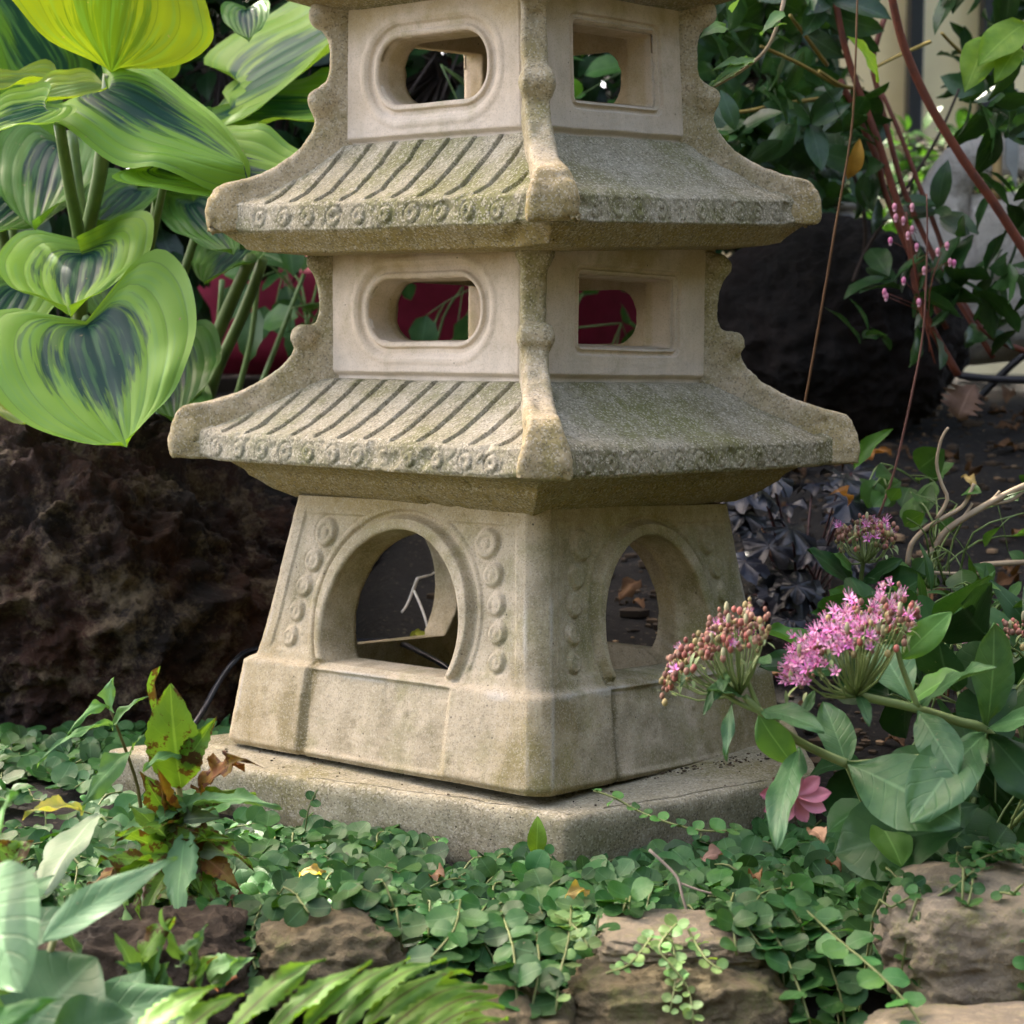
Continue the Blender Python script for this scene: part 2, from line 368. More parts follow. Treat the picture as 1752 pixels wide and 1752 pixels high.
def ped_stain(q):
    x, y, z = q; h = max(abs(x), abs(y)); u = -y if abs(x) > abs(y) else (x if y < 0 else -x)
    if x > 0 and abs(x) > abs(y): u = y
    n = noise.noise(Vector(q)*22); r = 0.; g = 0.; b = 0.
    if h > .145:
        if z < -.312: r = max(r, .85*(1-sm(.003, .010, abs(u+.093-.10*(z+.36)*(1 if z > -.36 else 0)+.004*n))))
        for su, sz_, sr in ((-.150, -.349, .006), (-.147, -.374, .0065), (-.028, -.369, .006), (.186, -.392, .008), (.04, -.352, .004), (-.186, -.378, .007), (.10, -.388, .004)):
            r = max(r, .55*(1-sm(.5, 1.1, hypot(u-su, z-sz_)/sr)))
        r = max(r, .55*(1-sm(-.407, -.396, z+.004*n)), .45*sm(.05, .6, noise.noise(Vector((x*30, y*30, z*9))))*(1-sm(-.36, -.30, z)), .30*sm(.0, .5, n)*(1-sm(-.19, -.17, z)))
        g = .55*sm(-.19, -.155, z)+.30*sm(-.1, .5, noise.noise(Vector(q)*8))+(.5 if abs(u) > .15 else 0)*sm(-.2, -.3, z)*.3
        e = abs(abs(u)-(h-.017)); b = .7*(1-sm(.001, .004, e+.003*abs(n)))*sm(-.1, .3, noise.noise(Vector(q)*15+Vector((1, 1, 1))))
        b = max(b, .75*(1-sm(.002, .005, abs(z+.3235)))*sm(-.2, .2, n))
        if -y > abs(x): r = max(r, .6*sm(-.1, .5, noise.noise(Vector((x*12, 3, z*14)))+.5*noise.noise(Vector((x*45, 3, z*40))))*(1-sm(-.33, -.27, z)))
    else: g = .5+.3*n
    return (1-min(1, r), 1-min(1, max(0, g)), 1-min(1, b))
def wall_stain(z0, z1):
    def f(q):
        x, y, z = q; h = max(abs(x), abs(y)); u = min(abs(x), abs(y)); n = noise.noise(Vector(q)*16)
        if h < .115: return (1, .45, 1)
        return (1-.35*(1-sm(z0, z0+.010, z))*sm(-.3, .3, n)-.25*sm(.012, .002, h-u), 1-.75*sm(z1-.045, z1-.01, z+.02*n)*sm(-.5, .3, n)-.4*sm(.02, .004, h-u), 1-.5*(1-sm(z0+.01, z0+.045, z+.015*n)))
    return f
tower('pedestal', -.407, -.155, ped_h, .0165, [(ped_sdf, ped_rel)]*2, .038, MS['ped'], K0, -.262, 1., .95, 80, 96, 84, ped_stain)

# storeys
def oval(cz, a, b, r):
    return lambda u, z: hypot(max(abs(u)-a+r, 0), max(abs(z-cz)-b+r, 0))+min(max(abs(u)-a+r, abs(z-cz)-b+r), 0)-r
def st_rel(zb, zt, frame, proud):
    def f(u, z, d, uh):
        o = 0.
        if frame == 0: o -= .0032*sm(.0045, .007, d)*(1-sm(.0105, .0145, d)); o += .0012*sm(.0145, .017, d)*(1-sm(.019, .024, d))
        else: o -= .0034*sm(.003, .005, d)*(1-sm(.0075, .0095, d)); o -= .002*(1-sm(.001, .0035, d))
        o -= proud*(1-sm(.010, .0135, uh-abs(u))) + .005*(1-sm(.005, .011, z-zb))
        return o
    return f
tower('storey', -.040, .101, lambda z: .1425, .005, [(oval(.030, .0745, .0305, .028), st_rel(-.040, .101, 0, .003)), (oval(.031, .0745, .034, .003), st_rel(-.040, .101, 1, .004))], .037, MS['wall'], K1, .030, 4., .93, stain=wall_stain(-.040, .101))
tower('storey', .196, .338, lambda z: .1290-.004*(z-.196)/.142, .005, [(oval(.2665, .0685, .0315, .028), st_rel(.196, .338, 0, .003)), (oval(.268, .0655, .0355, .003), st_rel(.196, .338, 1, .006))], .035, MS['wall'], K2, .2665, 8., .93, stain=wall_stain(.196, .338))

# roofs: one profile run round the four sides
def roof(prof, zs0, zs1, fz, fh, pitch, mat, K, seed, sl0, sl1):
    """prof: (half width, height) from the underside to the wall; grooves between path positions sl0..sl1"""
    m = M(); pts = []; 
    for (a, b), n in prof: pts.append((Vector((a if a < .15 else .15+(a-.15)*.915, b)), n))
    fine = []
    for i in range(len(pts)-1):
        for k in range(pts[i][1]): fine.append((pts[i][0].lerp(pts[i+1][0], k/pts[i][1]), i+k/pts[i][1]))
    fine.append((pts[-1][0], len(pts)-1.))
    cut = .15 if pitch else 0
    hm = max(p[0].x for p in fine); nu = 480
    for k, th in enumerate(TH):
        rows = []
        for i, (p, s_) in enumerate(fine):
            h = p.x; row = []
            a = fine[max(i-1, 0)][0]; b = fine[min(i+1, len(fine)-1)][0]; tg = (b-a); tg = tg/tg.length if tg.length > 0 else Vector((1, 0))
            nx, nz = tg.y, -tg.x
            if s_ > sl0-2 and nx*1+nz < 0: pass
            for j in range(nu+1):
                u = -hm+2*hm*j/nu; uc = max(-h, min(h, u)); e = h-abs(uc); o = 0.; up = 0.
                # tile grooves
                if sl0 <= s_ <= sl1:
                    ph = ((uc+.31*pitch)/pitch+.05*noise.noise(Vector((uc*12, p.y*25, seed+k)))) % 1.; g = (ph*.0026) if ph < .90 else .0026*(1-(ph-.90)/.10)-.0058*sin(pi*(ph-.90)/.10)
                    jit = sl0+.18+.25*noise.noise(Vector((math.floor(uc/pitch)*3.3, seed, k)))
                    o += (g-.002)*sm(jit, jit+.45, s_)*(1-sm(sl1-.25, sl1-.02, s_))*sm(.012, .03, e)
                # round tile ends on the fascia
                if fz[0] < p.y < fz[1] and h > fh:
                    cu = (math.floor(uc/pitch)+.5)*pitch; q = hypot(uc-cu-.002*noise.noise(Vector((cu*51, k, seed+9))), p.y-(fz[0]+fz[1])/2-.0015*noise.noise(Vector((cu*61, k, seed+5))))/(.0082+.0016*noise.noise(Vector((cu*91, k, seed+2))))
                    if q < 1.2 and hm-abs(cu) > .045: o += (.0019+.0026*noise.noise(Vector((cu*77, k, seed))))*(.4 if k == 3 else 1)*(1-sm(.75, 1.02, q))-.0012*(1-sm(.15, .4, q))-.0008*sm(.9, 1.05, q)
                # eaves lift a little towards the corners
                if p.y < fz[1]+.01 and h > fh-.06: up += .005*(1-sm(0, .07, e+ (hm-h)))
                row.append(face_xyz(th, h+nx*o if h+nx*o > abs(uc) or o > 0 else h, uc, p.y+nz*o+up))
            rows.append(row)
        m.grid(rows)
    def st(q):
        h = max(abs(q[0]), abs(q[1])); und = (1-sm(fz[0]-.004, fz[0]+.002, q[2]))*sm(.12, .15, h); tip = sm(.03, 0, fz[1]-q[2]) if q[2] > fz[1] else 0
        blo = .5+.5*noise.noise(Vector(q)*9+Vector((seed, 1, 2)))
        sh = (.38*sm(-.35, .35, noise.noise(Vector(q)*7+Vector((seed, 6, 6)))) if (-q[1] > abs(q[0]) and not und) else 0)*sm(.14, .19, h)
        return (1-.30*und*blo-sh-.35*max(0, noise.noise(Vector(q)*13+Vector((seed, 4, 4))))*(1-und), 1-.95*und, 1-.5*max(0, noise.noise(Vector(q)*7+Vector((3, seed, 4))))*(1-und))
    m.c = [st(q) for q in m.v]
    for i, q in enumerate(m.v):
        p = Vector(q); b_ = max(0, noise.noise(p*42+Vector((seed, 8, 8)))-.32)*.012+max(0, noise.noise(p*110+Vector((seed, 2, 2)))-.35)*.004; b_ *= 1-.7*sm(fz[1], fz[1]+.012, q[2]); l = hypot(q[0], q[1]) or 1
        m.v[i] = (q[0]*(1-b_/l), q[1]*(1-b_/l), q[2]-b_*.6*(1 if q[2] > fz[1] else 0))
    rough(m, .0012, .0005, seed)
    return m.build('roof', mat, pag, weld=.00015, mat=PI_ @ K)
# (the profile runs from the middle of the underside outward, over the eave and up to the wall)
pr1 = [((.01, -.150), 3), ((.150, -.158), 2), ((.1605, -.159), 4), ((.178, -.150), 4), ((.197, -.137), 2), ((.200, -.132), 4), ((.215, -.1235), 3), ((.232, -.1215), 3), ((.250, -.1205), 3), ((.2525, -.117), 16), ((.2495, -.096), 5), ((.245, -.0905), 10), ((.222, -.0815), 14), ((.190, -.0640), 14), ((.160, -.0460), 8), ((.148, -.0385), 3), ((.125, -.036), 1), ((.01, -.036), 1)]
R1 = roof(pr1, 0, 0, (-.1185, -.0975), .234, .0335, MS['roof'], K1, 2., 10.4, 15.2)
pr2 = [((.01, .096), 3), ((.130, .094), 2), ((.150, .092), 6), ((.196, .095), 3), ((.201, .100), 4), ((.2165, .1125), 3), ((.2205, .1165), 16), ((.2165, .1395), 5), ((.2115, .1445), 10), ((.190, .1530), 14), ((.160, .1735), 14), ((.138, .1915), 8), ((.129, .2000), 3), ((.110, .202), 1), ((.01, .202), 1)]
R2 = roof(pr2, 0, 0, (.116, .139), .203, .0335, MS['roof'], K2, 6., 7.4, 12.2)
pr3 = [((.01, .330), 3), ((.105, .330), 2), ((.125, .329), 5), ((.168, .341), 3), ((.175, .346), 4), ((.190, .3545), 3), ((.194, .358), 12), ((.190, .379), 5), ((.186, .384), 10), ((.160, .396), 14), ((.120, .425), 14), ((.075, .475), 8), ((.03, .51), 3), ((.01, .515), 1), ((.001, .515), 1)]
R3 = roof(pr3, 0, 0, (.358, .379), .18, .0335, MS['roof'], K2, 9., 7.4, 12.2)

# hip ridges with scrolls, standing on the roof corners
def ridge_mesh(out, bot, rin, scrolls, t0, t1, rt, seed, vox=.0022):
    out = [(r if r < .21 else .21+(r-.21)*(.92 if rt > .3 else .9), z) for r, z in out]; rt -= .012
    bm = bmesh.new(); poly = out+[(out[-1][0]-.004, bot), (rin+.02, bot), (rin, out[0][1]-.02), (rin, out[0][1])]
    def tt(r, z): return (t0+(t1-t0)*sm(rt-.10, rt-.015, r))*(1-.42*sm(bot+.012, bot+.056, z)*sm(rt-.09, rt-.03, r))
    # layers across the thickness, the outer ones drawn in a little
    lay = []
    n = len(poly)
    for f_, inset in ((-1, .0022), (-.82, 0), (0, 0), (.82, 0), (1, .0022)):
        lay.append([bm.verts.new((r-inset*1.6*(1 if r > .2 else 0), f_*tt(r, z), z-inset*.6)) for r, z in poly])
    for a, b in zip(lay[:-1], lay[1:]):
        for i in range(n): bm.faces.new((a[i], a[(i+1) % n], b[(i+1) % n], b[i]))
    for t3 in tessellate_polygon([[Vector((r, z, 0)) for r, z in poly]]):
        for L_ in (lay[0], lay[-1]):
            try: bm.faces.new([L_[i] for i in t3])
            except ValueError: pass
    def cyl(r, z, rad, hw):
        c = bmesh.ops.create_cone(bm, cap_ends=True, segments=22, radius1=rad, radius2=rad, depth=2*hw)
        bmesh.ops.rotate(bm, verts=c['verts'], matrix=Matrix.Rotation(pi/2, 3, 'X')); bmesh.ops.translate(bm, verts=c['verts'], vec=(r, 0, z))
    for r, z, rad in scrolls:
        cyl(r, z, rad, t0+.0038); cyl(r+.001, z-.001, rad*.42, t0+.0062)
    me = bpy.data.meshes.new('ridge'); bm.normal_update(); bmesh.ops.recalc_face_normals(bm, faces=bm.faces); bm.to_mesh(me); bm.free()
    o = bpy.data.objects.new('tmp', me); COL.objects.link(o)
    rm = o.modifiers.new('r', 'REMESH'); rm.mode = 'VOXEL'; rm.voxel_size = vox
    s_ = o.modifiers.new('s', 'SMOOTH'); s_.factor = .7; s_.iterations = 9
    bpy.context.view_layer.update()
    me2 = bpy.data.meshes.new_from_object(o.evaluated_get(bpy.context.evaluated_depsgraph_get()))
    bpy.data.objects.remove(o); me2.name = 'ridge'
    for v in me2.vertices:
        p = v.co.copy(); v.co -= v.normal*(max(0, noise.noise(p*48+Vector((seed, 8, 1)))-.3)*.010); v.co += v.normal*((.0013+.0016*sm(rt-.06, rt, p.x))*fbm(p*24+Vector((seed, 0, 0)), 3)+.0006*noise.noise(p*210))
    me2.polygons.foreach_set('use_smooth', [True]*len(me2.polygons)); me2.materials.clear(); me2.materials.append(MS['fin'])
    ca = me2.color_attributes.new('Col', 'FLOAT_COLOR', 'POINT'); fl = []
    for v in me2.vertices:
        p = v.co; n1 = noise.noise(p*18+Vector((seed, 3, 1))); n2 = noise.noise(p*55); tp = sm(rt-.06, rt, p.x)
        fl += [1-.45*sm(.15, .6, n1)-.25*tp*sm(0, .4, n2), 1-.35*sm(0, .5, noise.noise(p*12+Vector((9, seed, 1))))-.35*tp, 1-.35*sm(.1, .5, noise.noise(p*20+Vector((2, 7, seed))))*(1-tp), 1]
    ca.data.foreach_set('color', fl)
    return me2
o1 = [(.196, .096), (.209, .094), (.2125, .085), (.2125, .073), (.208, .065), (.204, .055), (.2025, .040), (.2035, .028), (.207, .018), (.213, .0165), (.222, .0150), (.229, .010), (.2315, .002), (.228, -.008), (.233, -.016), (.243, -.026), (.256, -.035), (.270, -.0435), (.285, -.0505), (.302, -.0570), (.320, -.0615), (.338, -.0635), (.351, -.0660), (.358, -.0730), (.362, -.086), (.3645, -.102), (.364, -.119)]
m1 = ridge_mesh(o1, -.1195, .150, [(.204, .081, .0125), (.2195, .0045, .0125)], .0115, .0245, .35, 1)
o2 = [(.180, .337), (.200, .336), (.2035, .328), (.201, .319), (.192, .314), (.1855, .306), (.183, .292), (.1835, .275), (.187, .263), (.194, .2585), (.202, .252), (.2055, .243), (.2045, .233), (.200, .225), (.204, .214), (.213, .202), (.225, .191), (.241, .181), (.258, .1735), (.277, .168), (.295, .164), (.308, .1595), (.315, .151), (.318, .138), (.3185, .125), (.317, .117)]
m2 = ridge_mesh(o2, .1165, .135, [(.192, .3265, .0120), (.1945, .243, .0130)], .0112, .0235, .305, 5)
o3 = [(.02, .56), (.05, .545), (.085, .505), (.12, .465), (.16, .435), (.20, .417), (.24, .407), (.263, .402), (.272, .392), (.276, .375), (.275, .3595)]
m3 = ridge_mesh(o3, .3585, .01, [], .0115, .024, .262, 8, .003)
for rf, me in ((R1, m1), (R2, m2), (R3, m3)):
    for k in range(4):
        o = bpy.data.objects.new('ridge', me); COL.objects.link(o); o.parent = rf; o.rotation_euler = (0, 0, pi/4+k*pi/2)

# slab under the pagoda: a cut slab whose front corner is blunt
def G(px, py, z):
    """where the line of sight through a pixel meets the height z"""
    a = P(px, py, 1.); k = (CZ-z)/(CZ-a.z); return Vector((a.x*k, k, z))
def slab():
    m = M(); z0, z1 = -.016, .044; top = [G(979, 1398, z1), G(1405, 1322, z1), G(1350, 1215, z1), G(700, 1208, z1), G(184, 1284, z1)]
    c = sum(top, Vector())/5; rows = []; per = []
    for i in range(5):
        a, b = top[i], top[(i+1) % 5]; n = int((b-a).length/.004)
        for k in range(n):
            t = k/n; q = a.lerp(b, t); e = min(t, 1-t)*(b-a).length
            per.append((q, e))
    prof = [(.006, z0)]+[(.004-.004*k/8, z0+.004+(z1-.012-z0)*k/9) for k in range(9)]+[(0, z1-.005), (.002, z1-.0015), (.005, z1-.0003), (.009, z1)]
    for ins, z in prof:
        row = []
        for q, e in per:
            d = (c-q); d.z = 0; l = d.length; row.append((q.x+d.x/l*(ins+.003*(1-sm(0, .008, e))**2), q.y+d.y/l*(ins+.003*(1-sm(0, .008, e))**2), z))
        rows.append(row)
    for k in range(1, 70):
        t = .009+.0035*k
        row = []
        for q, e in per:
            d = (c-q); d.z = 0; f = min(.999, (.02+.98*k/69)); row.append((q.x+d.x*f, q.y+d.y*f, z1))
        rows.append(row)
    m.grid(rows, True)
    for i, q in enumerate(m.v):
        p = Vector(q); d = .0020*fbm(p*11, 4); cr = max(0, noise.noise(p*45)-.25)*.004; o = p-c; l = hypot(o.x, o.y) or 1; e = sm(.12, .3, l)
        m.v[i] = (q[0]+o.x/l*(d-cr)*e, q[1]+o.y/l*(d-cr)*e, q[2]+.0012*fbm(p*23+Vector((3, 3, 3)), 4)-cr*.5)
    o = m.build('concrete_slab', MS['slab']); tag(o, 'thick grey concrete slab with a blunt front corner, under the stone pagoda', 'paving slab')
slab()

# ------------------------------------------------------------------ ground
def gz(x, y):
    z = .004*noise.noise(Vector((x*9, y*9, 0)))
    lip = 1.43+.03*noise.noise(Vector((x*5, 3, 0)))+.10*sm(0., -.35, x)*0
    if y < lip: z -= min(.42, (lip-y)*1.5)
    z -= .013*(1-sm(1.62, 1.8, y))
    y2 = y-1.95-.55*sm(-.15, -.35, x)
    if y2 > 0: z += min(.36, .30*y2)+.025*fbm(Vector((x*3, y*3, 2)), 3)*sm(0, .3, y2)
    return z
MG = {}
def soilmat():
    m, t, out = newmat('dark_soil'); L = t.links.new; tc = t.nodes.new('ShaderNodeTexCoord').outputs['Object']
    n1 = tex(t, 'Noise', 5, tc, 8, .65).outputs[0]; n2 = tex(t, 'Noise', 70, tc, 8, .75).outputs[0]; v = tex(t, 'Voronoi', 260, tc)
    c = mix(t, ramp(t, n1, [(.35, 0), (.7, 1)]), (.005, .0035, .002), (.013, .009, .005))
    c = mix(t, ramp(t, n2, [(.52, 0), (.72, .8)]), c, (.032, .022, .013))
    g = t.nodes.new('ShaderNodeSeparateColor'); L(v.outputs['Color'], g.inputs[0])
    c = mix(t, ramp(t, g.outputs[0], [(.95, 0), (.98, .5)]), c, (.12, .09, .06))
    b = t.nodes.new('ShaderNodeBsdfPrincipled'); L(c, b.inputs['Base Color']); b.inputs['Roughness'].default_value = .95
    bp = t.nodes.new('ShaderNodeBump'); bp.inputs['Distance'].default_value = .012
    L(mth(t, 'ADD', n2, mth(t, 'MULTIPLY', g.outputs[1], .35)), bp.inputs['Height']); L(bp.outputs[0], b.inputs['Normal']); L(b.outputs[0], out.inputs[0]); return m
SOIL = soilmat()
def ground():
    m = M()
    xs = [-60, -25, -10, -5, -3, -2]+[-1.5+.02*i for i in range(151)]+[2, 3, 5, 10, 25, 60]
    ys = [-30, -8, -2, 0, .6]+[.9+.02*i for i in range(150)]+[4.3, 5, 7, 12, 30, 80]
    rows = [[(x, y, gz(x, y) if .9 <= y < 4 and abs(x) < 1.6 else gz(max(-1.6, min(1.6, x)), max(.9, min(4, y)))) for x in xs] for y in ys]
    m.grid(rows); tag(m.build('ground', SOIL), 'dark bare garden soil rising gently behind the pagoda', kind='structure')
ground()

# ------------------------------------------------------------------ rocks
def rock(name, c, r, seed, mat, label, cat, lump=.22, ridge=.12, sub=6, flat=0, rot=0, boxy=0., group=None, fine=.02):
    bm = bmesh.new(); bmesh.ops.create_icosphere(bm, subdivisions=sub, radius=1)
    c = Vector(c); r = Vector(r); base = Vector((c.x, c.y, c.z-r.z*.8)); R = Matrix.Rotation(rot, 3, 'Z')
    S = Vector((seed*7.3, seed*3.1, seed*1.7))
    for v in bm.verts:
        p = v.co.normalized()
        if boxy: mx = max(abs(p.x), abs(p.y), abs(p.z)); p = p*(1-boxy)+p/mx*.82*boxy
        n = v.co.normalized(); d = 1+lump*fbm(n*1.5+S, 3)
        q = n*3.2+S; rd = 1-abs(noise.noise(q))*2; d += ridge*(rd*rd-.4)
        rd2 = 1-abs(noise.noise(n*8+S))*2; d += ridge*.35*rd2
        d += fine*fbm(n*16+S, 5)+fine*.45*fbm(n*60+S, 3)
        p = R@Vector((p.x*r.x*d, p.y*r.y*d, p.z*r.z*d))
        if flat: p.z = min(p.z, r.z*flat*(1+.05*noise.noise(p*14))+.012*fbm(p*25, 3))
        v.co = c+p-base
    me = bpy.data.meshes.new(name); bm.to_mesh(me); bm.free(); me.polygons.foreach_set('use_smooth', [True]*len(me.polygons))
    me.materials.append(mat); o = bpy.data.objects.new(name, me); COL.objects.link(o); o.location = base
    return tag(o, label, cat, group)
LAVA = rockmat('lava_rock', (.013, .008, .005), (.046, .016, .006), (.008, .006, .005), (.17, .125, .07), 1., 1.3, .8, .575)
LAVA2 = rockmat('lava_rock_dark', (.007, .005, .0035), (.015, .008, .005), (.008, .007, .006), (.035, .028, .02), 1., .8, .85, .66)
TAN = rockmat('tan_sandstone', (.27, .225, .15), (.16, .135, .10), (.36, .30, .19), (.20, .20, .07), .8, 2.2, .85, .6)
BRN = rockmat('brown_stone', (.17, .135, .075), (.09, .075, .045), (.22, .18, .10), (.13, .14, .045), .9, 2.0, .85, .6)
rock('lava_boulder', P(165, 1060, 2.27)+Vector((-.02, .0, 0)), (.285, .215, .245), 3.2, LAVA, 'big rusty black lava boulder with knobbly face left of the pagoda', 'boulder', .17, .09, 7, rot=.2, group=None, fine=.05)
rock('lava_boulder', P(300, 1040, 2.62), (.36, .22, .225), 11.7, LAVA2, 'blackish lava boulder squeezed behind the rusty boulder and the pagoda', 'boulder', .15, .12, 6, fine=.04)
rock('dark_boulder', P(1410, 575, 3.05), (.215, .2, .19), 5.5, LAVA2, 'rounded nearly black boulder in the shade behind right side of the pagoda', 'boulder', .10, .06, 6, fine=.03)
rock('edging_rock', P(1752, 1608, 1.36), (.120, .075, .058), 8.1, TAN, 'tan sandstone edging rock below the sedum at the right', 'rock', .14, .03, 6, boxy=.35, rot=.12, fine=.022)
rock('flat_stone', P(1700, 1800, 1.22), (.10, .06, .026), 2.6, TAN, 'pinkish flat stone lowest at the right corner under the sandstone rock', 'rock', .10, .04, 6, boxy=.4, fine=.015)
rock('edging_rock', P(1165, 1612, 1.335), (.072, .05, .0165), 6.4, TAN, 'flat pale stone slab capping the brown stone below the ground cover', 'rock', .08, .05, 6, boxy=.65, rot=-.05, fine=.02)
rock('edging_rock', P(1160, 1735, 1.30), (.088, .06, .046), 1.4, BRN, 'mossy brown stone beneath the flat pale stone slab', 'rock', .12, .08, 6, boxy=.5, fine=.03)
rock('edging_rock', P(560, 1640, 1.36), (.062, .05, .036), 9.3, BRN, 'small rough brown stone between the fern and leafy weed', 'rock', .16, .1, 5, boxy=.3, fine=.03)
rock('edging_rock', P(250, 1700, 1.33), (.085, .06, .062), 4.4, rockmat('dark_stone', (.05, .034, .020), (.028, .020, .012), (.08, .058, .035), (.14, .12, .09), .8, 1.2), 'dark damp stone behind the blurred leaves at the lower left', 'rock', .14, .1, 6, boxy=.4, fine=.03)
rock('edging_rock', P(880, 1790, 1.27), (.055, .05, .045), 12.4, BRN, 'dim brown stone right of the fern tips', 'rock', .16, .1, 5, boxy=.3, fine=.03)

# ------------------------------------------------------------------ leaves
def shape_w(kind, t):
    if kind == 'ell': return sin(pi*t**.9)**.8
    if kind == 'lance': return sin(pi*t**.72)**1.0*(1-t*.25)
    if kind == 'obov': return sin(pi*t**1.35)**.75
    if kind == 'tri': return (t/.16)**.7 if t < .16 else ((1-t)/.84)**.8
    if kind == 'heart': return (sin(pi*min(1, t**.60)))**.72
    return sqrt(max(0, 1-(2*t-1)**2))
def leaf(m, B, T, nh, w, kind='ell', nu=6, nv=8, fold=.15, droop=.1, wave=0., serr=0., col=(1, 1, 1), lobe=.32, ribs=0., mi=0, tipc=0., seed=None):
    """leaf blade from B (stalk end) to T (tip); nh = rough direction its upper face looks; w = half width"""
    B = Vector(B); T = Vector(T); ax = T-B; L = ax.length; ax = ax/L; nh = Vector(nh); nn = (nh-ax*nh.dot(ax))
    nn = nn.normalized() if nn.length > 1e-4 else ax.orthogonal().normalized(); sd = ax.cross(nn)
    seed = random.random()*50 if seed is None else seed; v = []; uv = []
    for i in range(nv+1):
        t = i/nv if kind != 'round' else (1-cos(pi*i/nv))/2; W = w*shape_w(kind, min(max(t, .004 if kind != 'heart' else 0.), .998))
        for j in range(nu+1):
            s = -1+2*j/nu; x = s*W; y = L*t
            if kind == 'heart': y -= lobe*L*abs(s)**1.3*(1-t)**2.2*sin(pi*min(1, t**.5+.0))*1.5
            if serr: x *= 1+serr*(abs(s)**3)*(((t*nv*.5) % 1.)-.5)*2
            h = fold*abs(x)**1. - fold*0 + 4*droop*L*t*(1-t)
            if fold and kind == 'heart': h = fold*w*(abs(s)**1.5)
            h -= tipc*L*t**3
            if ribs: h += ribs*abs(sin(s*14))*sm(0, .15, t)*(1-sm(.8, 1, t))
            if wave: h += wave*L*(abs(s)**2)*noise.noise(Vector((s*1.3+seed, t*4.5, seed)))*2+wave*.35*L*noise.noise(Vector((t*3, seed, 0)))
            v.append(B+ax*y+sd*x+nn*h); uv.append((s, t))
    n = nu+1; f = [(i*n+j, i*n+j+1, (i+1)*n+j+1, (i+1)*n+j) for i in range(nv) for j in range(nu)]
    m.add(v, f, uv, col, mi)
H_IN, H_OUT = (.008, .044, .036), (.155, .30, .030)
HOSTA = leafmat('hosta_leaf', H_IN, H_OUT, .52, .33, 'hosta', .55)
HOSTA_P = leafmat('hosta_leaf_pale', (.016, .075, .040), (.19, .32, .045), .45, .30, 'hosta', .5)
HOSTA_D = leafmat('hosta_leaf_dark', (.010, .040, .034), (.07, .16, .025), .4, .25, 'hosta', .5)
HOSTA_Y = leafmat('hosta_leaf_lime', (.09, .17, .015), (.19, .27, .02), .45, .50, 'hosta', .5)
STALK = plain('hosta_stalk', (.13, .20, .05), .45, c2=(.07, .12, .03), sc=25)
UP = Vector((0, 0, 1)); CAM = Vector((0, -1, 0)); RT = Vector((1, 0, 0))
def hosta(name, base, label, leaves, stalks, group='hosta clumps left of the pagoda'):
    e = empty(name, base, label, 'hosta', group)
    for a in leaves:
        (bx, by, bd), (tx, ty, td), nh, w, mat = a[:5]; kw = a[5] if len(a) > 5 else {}
        m = M(); k = dict(kind='heart', nu=28, nv=26, fold=.18, droop=.04, wave=.05, ribs=.0030, col=(random.random(), random.random(), random.random())); k.update(kw)
        leaf(m, P(bx, by, bd), P(tx, ty, td), nh, w, **k); m.build('leaf', mat, e)
    for pts, r in stalks:
        m = M(); m.tube([P(*p) for p in pts], r, 8); m.build('stalk', STALK, e)
